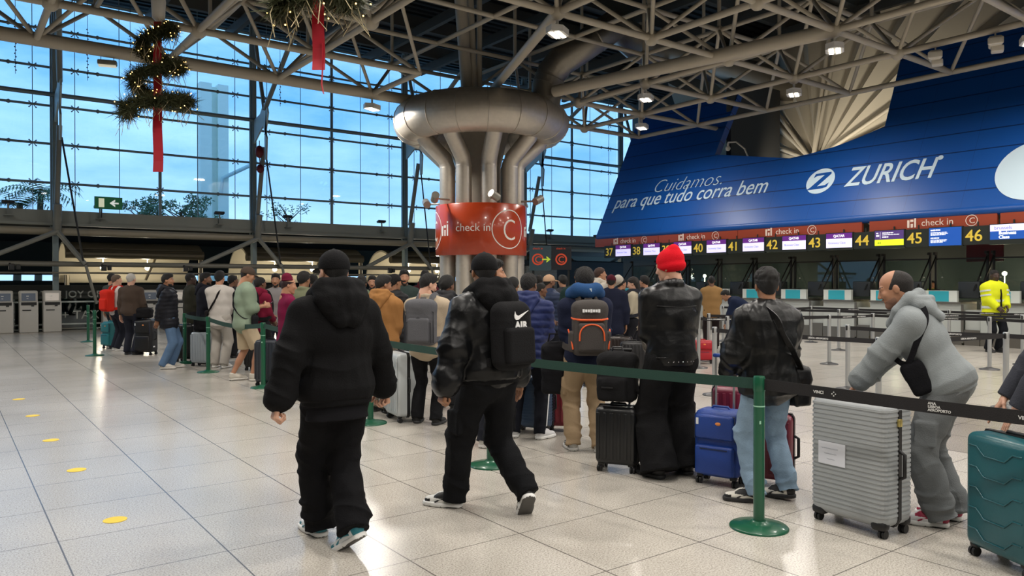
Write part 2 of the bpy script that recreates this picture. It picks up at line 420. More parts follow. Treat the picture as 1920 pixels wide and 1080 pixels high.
for n_, (x0, x1) in enumerate(VX):
    r = empty('vault_canopy', ((x0 + x1) / 2, 32.6, 0)); hw = (x1 - x0) / 2
    b = MB(); pts = []
    for i in range(19):
        a = math.radians(52 + i * 126 / 18); pts.append((1.5 * math.cos(a) * -1, 1.55 + 1.5 * math.sin(a)))
    out = [(y * 1.05, 1.55 + (z - 1.55) * 1.05) for y, z in pts]
    poly = pts + out[::-1]
    n = len(poly)
    va = [(-hw, y, z) for y, z in poly] + [(hw, y, z) for y, z in poly]
    b.add(va, [(i, (i + 1) % n, n + (i + 1) % n, n + i) for i in range(n)], 0, True)
    m = len(pts)
    for sgn, o_ in ((0, 0), (1, n)):
        b.add(va, [(o_ + i, o_ + i + 1, o_ + n - 2 - i, o_ + n - 1 - i) for i in range(m - 1)])
    b.build('shell', M_vault, r)
    b = MB(); b.tube((-hw, -1.02, 2.66), (hw, -1.02, 2.66), .17, 14); b.tube((hw - .1, -1.0, 0), (hw - .1, -1.0, 2.6), .09); b.tube((-hw + .3, 1.3, 0), (-hw + .3, 1.3, 1.9), .09); b.tube((.35, -.6, 1.7), (.75, -.5, 2.6), .05)
    b.build('rim_tube', mat('rim_bronze', (112, 104, 88), .35, .4), r)
    for x in (-hw * .45, hw * .2):
        b = MB(); b.ball((x, -.3, 2.18), .1); b.tube((x, -.3, 2.2), (x, -.3, 3.0), .015); b.build('bulb', M_glow, r)
        L = bpy.data.lights.new('vault_light', 'POINT'); L.energy = 62; L.color = (1, .90, .72); L.shadow_soft_size = .12
        lo = bpy.data.objects.new('vault_light', L); COL.objects.link(lo); lo.location = ((x0 + x1) / 2 + x, 32.3, 1.95)
    tag(r, 'cream barrel vault canopy in the lower hall ' + ['by the left edge', 'above the red backpack', 'above the man in the cap and shorts', 'beside the tan hooded jacket', 'behind the orange banded column'][n_], 'canopy', 'barrel vault canopies')
# hoarding and glass balustrade behind the kiosks
M_hoard = mat('hoarding_grey', (50, 54, 50), 0.6); M_letter = mat('sign_letter_grey', (176, 180, 172), .5)
r = empty('advertising_hoarding', (2.5, 30.6, 0)); b = MB(); b.box((0, 0, .77), (18, .1, 1.5)); b.build('panel', M_hoard, r)
b = MB()
pj = aty(118, 552, 30.54)
text_on('THE JOY OF', 0.33, (aty(76, 552, 30.54).x - 2.5, -.06, 1.09), (1, 0, 0), (0, 0, 1), b, off=.006, space=1.05); b.build('lettering', M_letter, r)
tag(r, 'dark hoarding lettered THE JOY OF behind the grey kiosks', 'hoarding')
r = empty('glass_balustrade', (4.0, 29.75, 0)); M_gg = glassmat('green_glass', (.16, .30, .26), .10)
b = MB(); b.box((0, 0, .56), (17, .02, 1.0)); b.build('glass_panel', M_gg, r)
b = MB(); b.tube((-8.5, -.04, .95), (8.5, -.04, .95), .03, 8); b.tube((-8.5, -.04, .2), (8.5, -.04, .2), .03, 8)
for x in range(-8, 9, 2): b.box((x + .3, .03, .5), (.04, .03, 1.0))
b.build('rail', mat('rail_white', (196, 204, 200), .4), r)
b = MB(); pt_ = aty(115, 588, 29.7); text_on('+ TAX', 0.40, (pt_.x - 4.0, -.03, .37), (1, 0, 0), (0, 0, 1), b, extr=.002)
b.build('lettering', M_letter, r)
tag(r, 'green glass balustrade with white rails and + TAX lettering', 'balustrade')

# roof, back walls
M_deck = mat('roof_deck', (52, 56, 58), .5, .3)
b = MB(); b.box((9, 9, 11.95), (50, 44, .1))
for i in range(110):
    y = -12 + i * .4
    b.box((9, y, 11.86), (50, .16, .1))
tag(b.build('ceiling', M_deck), kind='structure')
b = MB()
for m in range(-6, 8): b.box((7, GY(m) - .7, 11.5), (46, .22, .5))
for k in range(-5, 9): b.box((GX(k) + 1.41, 9, 11.1), (.18, 42, .35))
tag(b.build('trim_4', mat('roof_beam_grey', (74, 74, 70), .6)), kind='structure')
M_back = mat('back_wall', (150, 146, 138), .8)
b = MB(); b.box((7, -12, 6), (46, .3, 12)); tag(b.build('wall_back', M_back), kind='structure')
b = MB(); b.box((-14, 9, 6), (.3, 42, 12)); tag(b.build('wall_left', M_back), kind='structure')
b = MB(); b.box((32, 9, 6), (.3, 44, 12)); tag(b.build('wall_right', mat('side_wall', (70, 74, 74), .8)), kind='structure')
# ------------------------------------------------------------------ the space frame under the roof
M_tube = mat('frame_beige', (176, 167, 150), .5)
sf = empty('space_frame', (7, 9, NZ)); sfm = Vector((7, 9, NZ))
KS, MS = range(-4, 10), range(-4, 5)
TZ = 8.6
def T(k, m): return Vector((GX(k) + 1.41, GY(m) + 1.41, TZ)) - sfm
def B(k, m): return Vector((GX(k), GY(m), NZ)) - sfm
def seen(*pp):
    for p in pp:
        q = pix(p + sfm)
        if q[2] > .5 and -400 < q[0] < 2320 and -500 < q[1] < 600: return True
    return False
def inroom(p):
    k = round((p.x + 7 - 1.75) / 1.41) / 2; m = round((p.y + 9 - 9.25) / 1.415) / 2
    return k <= 7 or (k <= 8 and m == 3)          # the frame ends at the leaning panel, except in its notch
GONE = {(4, 2), (4, 3), (3, 2)}        # the cells the column and its duct pass through
OPEN = {(3, 2), (4, 2), (3, 3)}
for m in MS:
    b = MB()
    for k in KS:
        if {(k, m)} & GONE and b.v: b.build('bottom_chord', M_tube, sf); b = MB()
        if k + 1 in KS and not {(k, m), (k + 1, m)} & GONE and seen(B(k, m), B(k + 1, m)) and inroom(B(k + 1, m)): b.tube(B(k, m), B(k + 1, m), .16 if (m == 4 and k < 4) else .075, 10)
    if b.v: b.build('bottom_chord', M_tube, sf)
    b = MB()
    for k in KS:
        if k + 1 in KS and seen(T(k, m), T(k + 1, m)) and inroom(T(k + 1, m)): b.tube(T(k, m), T(k + 1, m), .065, 8)
    if b.v: b.build('top_chord', M_tube, sf)
for k in KS:
    b = MB(); c = MB()
    for m in MS:
        if (k, m) in GONE and b.v: b.build('bottom_chord', M_tube, sf); b = MB()
        if m + 1 in MS and not {(k, m), (k, m + 1)} & GONE and seen(B(k, m), B(k, m + 1)) and inroom(B(k, m)): b.tube(B(k, m), B(k, m + 1), .075, 10)
        if m + 1 in MS and seen(T(k, m), T(k, m + 1)) and inroom(T(k, m)): c.tube(T(k, m), T(k, m + 1), .065, 8)
    if b.v: b.build('bottom_chord', M_tube, sf)
    if c.v: c.build('top_chord', M_tube, sf)
for k in KS:
    for m in MS:
        if not seen(T(k, m)) or not inroom(T(k, m)) or (k, m) in OPEN: continue
        b = MB(); t = T(k, m)
        for dk, dm in ((0, 0), (1, 0), (0, 1), (1, 1)):
            if k + dk in KS and m + dm in MS and (k + dk, m + dm) not in GONE: b.tube(t, B(k + dk, m + dm), .05, 8)
        b.tube(t, t + Vector((0, 0, 2.4)), .055, 8); b.ball(t, .13, n=8)
        b.build('web_brace', M_tube, sf)
        if inroom(B(k, m)) and (k, m) not in GONE:
            n = MB(); n.ball(B(k, m), .17, n=12); n.build('node_ball', M_tube, sf)
tag(sf, 'beige tubular space frame spanning under the dark roof', 'roof frame', kind='thing')

# ------------------------------------------------------------------ the steel column with its ring duct
CX, CY = 13.6, 19.8
M_steel = mat('brushed_steel', (206, 198, 186), .46, .85, bump=('wave', 3, .04), vary=.12)
M_conc = mat('core_concrete', (140, 134, 122), .8, vary=.12)
M_duct = mat('dark_duct_steel', (150, 144, 134), .42, .95)
col = empty('ducted_column', (CX, CY, 0))
b = MB(); b.lathe([(.62, 0), (.62, 5.2), (.85, 6.2), (1.2, 6.9)], n=16); b.build('core', M_conc, col)
to_cam = math.atan2(-CY, -CX)
b = MB(); RR, rr, NZc = 2.12, .63, 6.58
n, m = 48, 20; vs = []; fs = []
for i in range(n):
    a = 2 * PI * i / n
    for j in range(m):
        c = 2 * PI * j / m; q = RR + rr * math.cos(c); vs.append((q * math.cos(a), q * math.sin(a), NZc + rr * math.sin(c)))
for i in range(n):
    for j in range(m): fs.append((i * m + j, ((i + 1) % n) * m + j, ((i + 1) % n) * m + (j + 1) % m, i * m + (j + 1) % m))
b.add(vs, fs, 0, True)
for i in range(0, 18):
    a = 2 * PI * i / 18
    b.path([((RR + (rr + .006) * math.cos(c)) * math.cos(a), (RR + (rr + .006) * math.cos(c)) * math.sin(a), NZc + (rr + .006) * math.sin(c)) for c in [2 * PI * j / 20 for j in range(20)]], .012, 5, closed=True)
b.build('ring_duct', M_steel, col)
NP = 9
for i in range(NP):
    a = to_cam + 2 * PI * (i + .30) / NP
    d = Vector((math.cos(a), math.sin(a), 0)); b = MB()
    pts = [d * 1.12, d * 1.12 + Vector((0, 0, 5.15)), d * 1.2 + Vector((0, 0, 5.4)), d * 1.85 + Vector((0, 0, 6.0)), d * 2.0 + Vector((0, 0, 6.4))]
    b.path(pts, .245, 16)
    for z in (.6, 2.2, 5.12): b.lathe([(.252, 0), (.252, .03)], (d.x * 1.12, d.y * 1.12, z), 16)
    b.build('riser_pipe', M_steel, col)
# big duct leaving the ring and running away under the roof
pth = [at(1020, 215, 22.9), at(1026, 160, 22.9), at(1034, 138, 22.9), at(1052, 116, 22.8), at(1080, 97, 22.7), at(1150, 50, 22.6), Vector((17.6, 17.5, 9.6)), Vector((18.5, 17.75, 9.5)), Vector((28.4, 17.75, 9.4))]
b = MB(); b.path([p - Vector((CX, CY, 0)) for p in pth], [.45, .45, .45, .45, .45, .45, .5, .58, .58], 22)
for i in range(5):
    for t in (0.02, .55):
        a_ = pth[i].lerp(pth[i + 1], t) - Vector((CX, CY, 0)); d = (pth[i + 1] - pth[i]).normalized() * .02
        b.tube(a_ - d, a_ + d, .458, 22)
b.build('supply_duct', M_duct, col)
# orange band with the check in lettering
M_orange = mat('orange_sign', (178, 62, 26), .28, coat=.4); M_wl = mat('white_letter', (235, 232, 225), .5)
b = MB(); b.lathe([(1.41, 2.44), (1.43, 2.46), (1.43, 3.97), (1.41, 3.99)], n=64); band = b.build('sign_band', M_orange, col)
def wrap(vs, a0, z0):
    out = []
    for v in vs:
        a = a0 + v[0] / 1.432; q = 1.432 + v[2]
        out.append((q * math.cos(a), q * math.sin(a), z0 + v[1]))
    return out
b = MB()
for i in range(3):
    a0 = to_cam - math.radians(61) + i * math.radians(122)
    vs, fs = text_mb('check in', .33, extr=.004); b.add(wrap(vs, a0 + .50, 3.14), fs)
    vs, fs = text_mb('C', .92, extr=.004, off=-.012); vs = [Vector((v.x * .8, v.y, v.z)) for v in vs]; b.add(wrap(vs, a0 + 1.52, 2.88), fs)
    for q in ring2(.56, .59, 40): b.add(wrap([(x + 2.42, y + 3.21, .004) for x, y in q], a0, 0), [(0, 1, 2, 3)])
    for (x, y, w, h) in ((0.10, 3.02, .07, .30), (.22, 3.02, .07, .18), (.2, 3.26, .1, .08), (.34, 3.02, .06, .34), (.34, 3.40, .06, .06)):
        b.add(wrap([(x, y, .004), (x + w, y, .004), (x + w, y + h, .004), (x, y + h, .004)], a0 + .02, 0), [(0, 1, 2, 3)])
b.build('lettering', M_wl, band)
for i in range(6):
    a = to_cam + 2 * PI * (i + .2) / 6; d = Vector((math.cos(a), math.sin(a), 0)); b = MB()
    b.tube(d * 1.3 + Vector((0, 0, 4.12)), d * 1.85 + Vector((0, 0, 4.12)), .03, 8)
    e_ = d * 1.85 + Vector((0, 0, 4.15)); t_ = Vector((-d.y, d.x, 0)) * .2 * (1 if i % 2 else -1) + Vector((0, 0, .1)) + d * .12
    b.tube(e_ - t_ * .6, e_ + t_ * .6, .12, 12); b.build('floodlight', mat('floodlight_grey', (150, 144, 134), .4, .5), col)
tag(col, 'column of steel riser pipes with ring duct and orange check in band', 'column', kind='thing')
# struts that fan out from the column head
hd = Vector((CX, CY, 7.2))
def strut(a, b_, r, lab):
    m = MB(); m.tube(a, b_, r, 12, cap=True); o = m.build('roof_strut', M_tube); tag(o, lab, 'strut', 'struts fanning out from the column head', kind='thing')
strut(atz(876, 172, 7.6), at(862, -25, 22.9), .19, 'thickest upright strut rising from the column head to the roof')
strut(atz(889, 172, 7.6), at(880, -25, 23.4), .12, 'upright strut beside the thickest one on the column head')
strut(atz(899, 172, 7.6), at(899, -25, 23.6), .085, 'thin vertical strut on the column head')
strut(atz(921, 172, 7.45), Vector((GX(3), GY(1), NZ)), .12, 'strut leaning from the column head to the node above the duct')
strut(atz(1040, 172, 7.2), Vector((GX(5), GY(0), NZ)), .17, 'long thick beam from the column to the lamp node near the blue panel')
strut(hd + Vector((-.4, .4, -.3)), Vector((GX(4) - 1.2, GY(4), NZ)), .16, 'short thick beam joining the column head to the chord along the glass')
# ------------------------------------------------------------------ blue advertising panel leaning over the check-in desks
LS = .544; PX0, PZ0 = 20.5, 3.42
UPV = Vector((LS, 0, 1)).normalized(); SL = math.sqrt(1 + LS * LS)
RV = Vector((0, -1, 0))                       # to the right, seen from the hall
NV = RV.cross(UPV)                            # towards the hall
def onp(px, py):
    """point of the leaning panel seen at a pixel, as (y, s)"""
    l = (px - 960) / FPX; A = FW[0] + l * RT[0]; Bc = (529 - py) / FPX
    d = (PX0 + LS * (EYE - PZ0)) / (A - LS * Bc); p = at(px, py, d)
    return (p.y, (p.z - PZ0) * SL)
def P3(y, s, off=0.0): return Vector((PX0, y, PZ0)) + UPV * s + NV * off
def blue_mat():
    m = bpy.data.materials.new('blue_panel'); m.use_nodes = True; nt = m.node_tree; b = nt.nodes['Principled BSDF']; N = nt.nodes.new; L = nt.links.new
    tc = N('ShaderNodeTexCoord'); sx = N('ShaderNodeSeparateXYZ'); L(tc.outputs['Object'], sx.inputs[0])
    def joint(sock, per, half):
        a = N('ShaderNodeMath'); a.operation = 'ADD'; a.inputs[1].default_value = 800 * per + .02; L(sock, a.inputs[0])
        w = N('ShaderNodeMath'); w.operation = 'PINGPONG'; w.inputs[1].default_value = per / 2; L(a.outputs[0], w.inputs[0])
        c = N('ShaderNodeMath'); c.operation = 'LESS_THAN'; c.inputs[1].default_value = half; L(w.outputs[0], c.inputs[0]); return c.outputs[0]
    j1 = joint(sx.outputs['Y'], .62, .016); j2 = joint(sx.outputs['X'], 1.43, .006)
    mu = N('ShaderNodeMath'); mu.operation = 'MULTIPLY'; mu.inputs[1].default_value = .45; L(j2, mu.inputs[0])
    mx = N('ShaderNodeMath'); mx.operation = 'MAXIMUM'; L(j1, mx.inputs[0]); L(mu.outputs[0], mx.inputs[1])
    c = N('ShaderNodeMix'); c.data_type = 'RGBA'; c.inputs[6].default_value = srgb(10, 74, 150); c.inputs[7].default_value = srgb(4, 34, 84)
    L(mx.outputs[0], c.inputs['Factor']); L(c.outputs[2], b.inputs['Base Color']); b.inputs['Roughness'].default_value = .42
    return m
M_blue = blue_mat(); M_blue2 = mat('blue_trim', (10, 74, 150), .4)
M_ad = mat('pale_lettering', (196, 216, 228), .5)
bp = empty('blue_advert_panel'); bp.matrix_world = Matrix.Translation((PX0, 0, PZ0)) @ Matrix((RV, UPV, NV)).transposed().to_4x4()
TOP = 5.9
yl, _ = onp(1119, 440)
notch = [onp(1346, 205), onp(1340, 290), onp(1480, 297), onp(1520, 288), onp(1565, 275), onp(1610, 258), onp(1658, 237), onp(1690, 100)]
notch[0] = (notch[1][0] - .05, TOP); dy = (notch[7][0] - notch[6][0]) / (notch[7][1] - notch[6][1]); notch[7] = (notch[6][0] + dy * (TOP - notch[6][1]), TOP)
poly = [(-yl, 0), (-2.0, 0), (-2.0, TOP)] + [(-y, s) for y, s in notch[::-1]] + [(-yl - .35, TOP)]
def tri_poly(mb, poly, z0, z1, mi=0):
    bm = bmesh.new(); vs = [bm.verts.new((x, y, z1)) for x, y in poly]; f = bm.faces.new(vs)
    r = bmesh.ops.extrude_face_region(bm, geom=[f])
    for v in [g for g in r['geom'] if isinstance(g, bmesh.types.BMVert)]: v.co.z = z0
    bmesh.ops.triangulate(bm, faces=bm.faces[:]); bmesh.ops.recalc_face_normals(bm, faces=bm.faces[:]); bm.verts.index_update()
    mb.add([v.co.copy() for v in bm.verts], [[v.index for v in f.verts] for f in bm.faces], mi); bm.free()
b = MB(); tri_poly(b, poly, -.25, 0); b.build('panel_face', M_blue, bp)
b = MB(); b.tube((-yl, .03, -.12), (-2, .03, -.12), .13, 16); b.build('rounded_lower_edge', M_blue2, bp)
def ptxt(body, size, p0, p1, name, shear=0.0, off=0.0, width=None):
    """lettering laid on the panel from pixel p0 along the panel's horizontal, scaled to end at pixel p1"""
    y0, s0 = onp(*p0); y1, s1 = onp(*p1)
    vs, fs = text_mb(body, size, shear=shear, extr=.006, off=off)
    w = max(v.x for v in vs) - min(v.x for v in vs); k = (y0 - y1) / w; x0 = min(v.x for v in vs)
    sk = (s1 - s0) / (y0 - y1)
    b = MB(); b.add([(-y0 + (v.x - x0) * k, s0 + v.y + 0 * sk, .008 + v.z) for v in vs], fs); return b.build(name, M_ad, bp)
ptxt('Cuidamos.', .82, (1225, 362), (1353, 343), 'lettering', .22, -.018)
ptxt('para que tudo corra bem', .84, (1150, 392), (1435, 362), 'lettering', .12, 0)
ptxt('ZURICH', .92, (1582, 350), (1750, 334), 'lettering', .16, .012)
def roundel(pc, rad, name, glyph):
    y, s = onp(*pc); b = MB()
    b.prism([(rad * math.cos(2 * PI * i / 48), rad * math.sin(2 * PI * i / 48)) for i in range(48)], (-y, s, .004), (1, 0, 0), (0, 1, 0), .01)
    o = b.build(name, M_ad, bp)
    if glyph:
        g = MB(); r = rad
        g.prism([(-.50 * r, .62 * r), (.62 * r, .66 * r), (.66 * r, .50 * r), (-.12 * r, -.42 * r), (.42 * r, -.38 * r), (.66 * r, -.2 * r), (.60 * r, -.52 * r), (.3 * r, -.62 * r), (-.9 * r, -.66 * r), (-.62 * r, -.48 * r), (.2 * r, .46 * r), (-.35 * r, .44 * r), (-.56 * r, .3 * r)], (-y, s, .014), (1, 0, 0), (0, 1, 0), .004)
        g.build('emblem', M_blue2, o)
roundel((1538, 340), .45, 'roundel', True)
roundel((1763, 296), .07, 'registered_mark', False)
roundel((1940, 318), .86, 'roundel', False)
tag(bp, 'huge blue panel lettered ZURICH leaning over the check-in desks', 'advertising panel')
# pale fan-ribbed wall seen through the notch, and the dark return beside it
M_fan = mat('fan_wall', (186, 178, 162), .7)
r = empty('wall_fan'); tag(r, kind='structure')
C0 = atx(1530, 304, 26.6); b = MB(); ring = []
for i in range(33):
    a = math.radians(-100 + i * 200 / 32); q = 9.5; dx = -.25 if i % 2 else .12
    ring.append(C0 + Vector((1.3 + dx * 3, -q * math.sin(a), q * math.cos(a) * (.9 if abs(a) < 1.6 else .6))))
b.add([C0] + ring, [(0, i + 1, i + 2) for i in range(32)], 0)
b.build('fan_shell', M_fan, r)
b = MB()
for px, py in ((1392, 252), (1436, 212), (1452, 205), (1545, 150), (1556, 150), (1665, 208), (1690, 226)):
    e_ = atx(px, py, 26.9); d_ = (e_ - C0).normalized(); b.tube(C0 + Vector((-.25, 0, 0)), C0 + d_ * 9 + Vector((.25, 0, 0)), .075, 8)
b.build('rib', mat('rib_cream', (206, 196, 178), .6), r)
for (x, y, z, e) in ((24.0, 13.2, 5.0, 520), (23.9, 16.4, 5.0, 330)):
    L = bpy.data.lights.new('uplight', 'SPOT'); L.energy = e; L.color = (1, .90, .72); L.spot_size = 1.9; L.spot_blend = .7; L.shadow_soft_size = .3
    lo = bpy.data.objects.new('uplight', L); COL.objects.link(lo); lo.location = (x, y, z); lo.rotation_euler = (0, math.radians(-112), 0)
b = MB(); p = P3(*notch[1]); b.box((p.x + 2.4, p.y + .1, 7.0), (3.0, .2, 5.2)); tag(b.build('wall_return', mat('return_dark', (58, 56, 52), .8)), kind='structure')
# pole camera in the notch and the two cameras hanging from the frame
M_cam = mat('camera_white', (196, 190, 178), .5)
r = empty('pole_camera', P3(*onp(1389, 292), .0)); b = MB(); b.path([(.3, -.1, -.1), (.2, .0, .25), (.1, .28, .52), (.1, .62, .55)], .03, 8); b.build('pole', M_cam, r)
b = MB(); b.tube((.1, .62, .52), (.1, .62, .40), .04, 8); b.ball((.1, .62, .34), .09, n=12); b.build('dome', M_cam, r); tag(r, 'white dome camera on a bent pole at the notch of the blue panel', 'camera')
def hang_cam(px, py, lab):
    p = atx(px, py, GX(6)); r = empty('hanging_camera', p, .4); b = MB(); b.rbox((0, 0, 0), (.34, .26, .22), .04); b.rbox((.02, -.04, -.16), (.24, .24, .14), .03); b.rbox((-.2, 0, -.02), (.1, .3, .16), .03); b.build('camera_body', M_cam, r)
    b = MB(); b.tube((0, 0, .1), (0, 0, NZ - p.z), .02, 6); b.rbox((.22, .04, -.05), (.18, .12, .05), .02); b.build('mount', M_cam, r); tag(r, lab, 'camera', 'cameras hanging from the roof frame')
hang_cam(1752, 106, 'white camera hanging from the frame, farther one of the two over the blue panel'); hang_cam(1864, 80, 'white camera hanging from the frame beside the end lamp')

# ------------------------------------------------------------------ check-in row
DX = 21.0; DP = 1.43; SY = lambda n: 12.27 - (n - 43) * 1.43
M_dgrey = mat('desk_zone_wall', (74, 82, 82), .6); M_band = mat('orange_band', (150, 62, 36), .4)
b = MB(); b.box((24.2, 11, 2.3), (.2, 26, 4.6)); tag(b.build('wall_desk', M_dgrey), kind='structure')
b = MB(); b.box((22.4, 11.5, 3.46), (3.0, 22, .1)); tag(b.build('ceiling_2', M_dark), kind='structure')
bd = empty('orange_fascia', (20.58, 0, 3.16)); M_bl = mat('fascia_letter', (232, 214, 200), .5)
for y0, y1 in ((22.0, 18.7), (18.7, 15.3), (15.3, 11.15), (10.95, 7.75), (7.7, 3.0)):
    b = MB(); b.box((0, (y0 + y1) / 2, 0), (.1, y0 - y1 - .02, .34)); f = b.build('fascia_board', M_band, bd)
b = MB()
for yy in (20.6, 17.4, 13.9, 9.55):
    text_on('check in', .24, (-.055, yy, -.07), (0, -1, 0), (0, 0, 1), b, extr=.002)
    for q in ring2(.125, .142, 24): b.quad(*[(-.057, yy - 1.22 - x, .0 + z) for x, z in q])
    text_on('C', .2, (-.055, yy - 1.16, -.07), (0, -1, 0), (0, 0, 1), b, extr=.002)
    for (x, z, w, h) in ((-.36, -.1, .06, .2), (-.27, -.1, .06, .1), (-.28, .05, .08, .06), (-.18, -.1, .05, .24)): b.box((-.056, yy - x - w / 2, z + h / 2), (.004, w, h))
b.build('lettering', M_bl, bd)
tag(bd, 'orange fascia lettered check in above the row of counters', 'fascia')
M_nb = mat('sign_black', (26, 32, 26), .5); M_num = mat('number_yellow', (214, 186, 66), .5, emit=.25)
M_pur = mat('screen_purple', (86, 30, 112), .4, emit=.75); M_scr = mat('screen_white', (208, 204, 246), .4, emit=.85); M_scb = mat('screen_blue', (22, 74, 156), .4, emit=.7)
M_lime = mat('screen_lime', (214, 240, 40), .4, emit=.85); M_scw = mat('screen_text_white', (244, 244, 250), .4, emit=.9); M_sct = mat('screen_text_blue', (110, 122, 200), .4, emit=.5); M_vio = mat('screen_violet', (74, 52, 110), .4, emit=.6)
def bars(mb, x, y, rows):
    """lines of print too small to read"""
    for z, w, h in rows:
        o = 0
        while o < w:
            l = min(w - o, .03 + .05 * random.random()); mb.box((x, y - o - l / 2, z), (.002, l, h)); o += l + .012
def sign(n):
    y = SY(n); r = empty('counter_sign', (20.5, y, 2.78))
    nb = MB(); nb.box((0, .22, 0), (.12, .62, .46)); nb.tube((.03, .2, .23), (.03, .2, .34), .02, 6); o = nb.build('number_box', M_nb, r)
    t = MB(); text_on(str(n), .40, (-.065, .46, -.14), (0, -1, 0), (0, 0, 1), t, off=.004, extr=.003); t.build('number', M_num, o)
    s = MB(); s.box((-.03, -.50, 0), (.1, .82, .50)); s.tube((.0, -.6, .2), (.0, -.6, .34), .02, 6); so = s.build('screen_case', M_nb, r)
    x = -.082
    def face(y0, y1, z0, z1, m, nm='screen_field', dx=0.0):
        q = MB(); q.box((x - dx, (y0 + y1) / 2, (z0 + z1) / 2), (.004, abs(y1 - y0), z1 - z0)); return q.build(nm, m, so)
    if n == 44:
        face(-.11, -.89, -.01, .23, M_vio); face(-.11, -.89, -.17, -.01, M_lime); face(-.26, -.265, .02, .2, M_scw, 'rule', .003)
        t = MB(); bars(t, x - .004, -.32, ((.17, .30, .028), (.12, .46, .02), (.06, .16, .03))); bars(t, x - .004, -.15, ((.17, .07, .02), (.10, .08, .05))); t.build('screen_text', M_scw, so)
        t = MB(); text_on('44', .10, (x - .004, -.18, -.13), RV, (0, 0, 1), t, extr=.001); t.build('screen_text', M_nb, so)
    elif n == 45:
        face(-.11, -.89, -.23, .23, M_scb); t = MB()
        bars(t, x - .004, -.15, ((.17, .24, .035), (.11, .40, .018), (.08, .42, .018), (.05, .36, .018), (-.03, .22, .028), (-.08, .40, .018), (-.11, .38, .018), (-.14, .30, .018)))
        t.build('screen_text', M_scw, so)
    elif n == 46:
        face(-.11, -.89, .07, .23, M_scr); face(-.11, -.89, -.13, .07, M_scb); t = MB(); text_on('Business', .11, (x - .004, -.3, -.01), RV, (0, 0, 1), t, off=.003, extr=.001); text_on('Class', .11, (x - .004, -.3, -.11), RV, (0, 0, 1), t, off=.003, extr=.001); t.build('screen_text', M_scw, so)
        t = MB(); text_on('brussels', .12, (x - .004, -.2, .11), RV, (0, 0, 1), t, extr=.001); t.build('screen_text', M_sct, so)
    else:
        face(-.11, -.89, .08, .23, M_pur); face(-.11, -.89, -.18, .08, M_scr)
        t = MB(); text_on('QATAR', .10, (x - .004, -.33, .12), RV, (0, 0, 1), t, off=.002, extr=.001); t.build('screen_text', M_scw, so)
        t = MB(); text_on('Economy Class' if n != 42 else 'Business Class', .085, (x - .004, -.18, -.07), RV, (0, 0, 1), t, extr=.001); t.build('screen_text', M_sct, so)
    tag(r, 'counter sign number %d with its %s screen' % (n, {44: 'violet and lime', 45: 'blue', 46: 'white and blue'}.get(n, 'purple and white')), 'sign', 'numbered signs over the counters')
for n in range(37, 47): sign(n)
M_body = mat('counter_panel', (176, 180, 176), .5); M_kick = mat('counter_steel', (120, 116, 108), .35, .7); M_teal = mat('teal_screen', (40, 138, 150), .4, emit=.35); M_cw = mat('counter_white', (212, 218, 212), .5)
M_scn = glassmat('screen_glass', (.80, .90, .88), .02); M_fr = mat('frame_black', (18, 20, 20), .5); M_mon = mat('monitor_dark', (36, 42, 46), .5)
M_red = mat('red_mark', (200, 50, 60), .5)
def desk():
    r = empty('check_in_counter')
    b = MB(); b.box((.45, .18, .58), (.9, .98, .96)); b.box((.4, -.56, .5), (.7, .36, .8)); b.build('body', M_body, r)
    b = MB(); b.box((-.006, .18, .16), (.02, .98, .32)); b.box((-.006, -.56, .2), (.02, .36, .4)); b.box((-.004, -.33, .55), (.02, .06, 1.0)); b.build('kick_plate', M_kick, r)
    b = MB(); b.box((.42, .18, 1.08), (.96, .98, .05)); b.build('worktop', M_kick, r)
    b = MB(); b.box((.02, .22, 1.25), (.10, .86, .30)); f = b.build('display_front', M_cw, r)
    q = MB(); q.box((-.035, .24, 1.25), (.012, .50, .27)); q.build('display', M_teal, f)
    b = MB(); b.rbox((.3, -.42, 1.42), (.36, .52, .44), .03); b.build('monitor', M_mon, r)
    b = MB(); b.box((.55, .55, 1.25), (.3, .3, .35)); b.build('printer', M_black, r)
    b = MB()
    for y in (.66, -.62):
        b.box((.75, y, 1.75), (.05, .05, 1.3)); b.tube((.75, y, 2.32), (.0, y + .02, 1.4), .022, 8); b.box((.70, y, 2.40), (.14, .06, .07))
    b.box((.75, .02, 2.25), (.04, 1.28, .04)); b.build('screen_frame', M_fr, r)
    b = MB(); b.box((.77, .02, 1.7), (.012, 1.26, 1.1)); b.build('glass_screen', M_scn, r)
    b = MB()
    for y in (.5, -.45):
        for z in (1.35, 1.75): b.ball((.75, y, z), .025, n=8)
    b.build('glass_fixing', mat('fixing_chrome', (230, 230, 226), .2, .6), r)
    return r
dk = desk(); dk.location = (DX, SY(43) - .35, 0)
for n in range(37, 47):
    o = dk if n == 43 else copy_tree(dk)
    o.location = (DX, SY(n) - .35, 0); tag(o, 'check-in counter with teal display under the sign numbered %d' % n, 'counter', 'check-in counters in a row')
    if n in (43, 45, 40, 38):
        L = bpy.data.lights.new('desk_light', 'POINT'); L.energy = {43: 14, 45: 22}.get(n, 5); L.color = (1, .78, .55); L.shadow_soft_size = .05
        lo = bpy.data.objects.new('desk_light', L); COL.objects.link(lo); lo.location = (DX + 1.9, SY(n) - .9, 1.85)
        b = MB(); b.ball((0, 0, 0), .06); b.tube((0, 0, -.05), (0, 0, -1.85), .012, 6); o = b.build('desk_lamp', M_glow); o.location = (DX + 1.75, SY(n) - 1.0, 1.85); tag(o, 'glowing desk lamp behind the counter under sign %d' % n, 'lamp', 'desk lamps behind the counters')
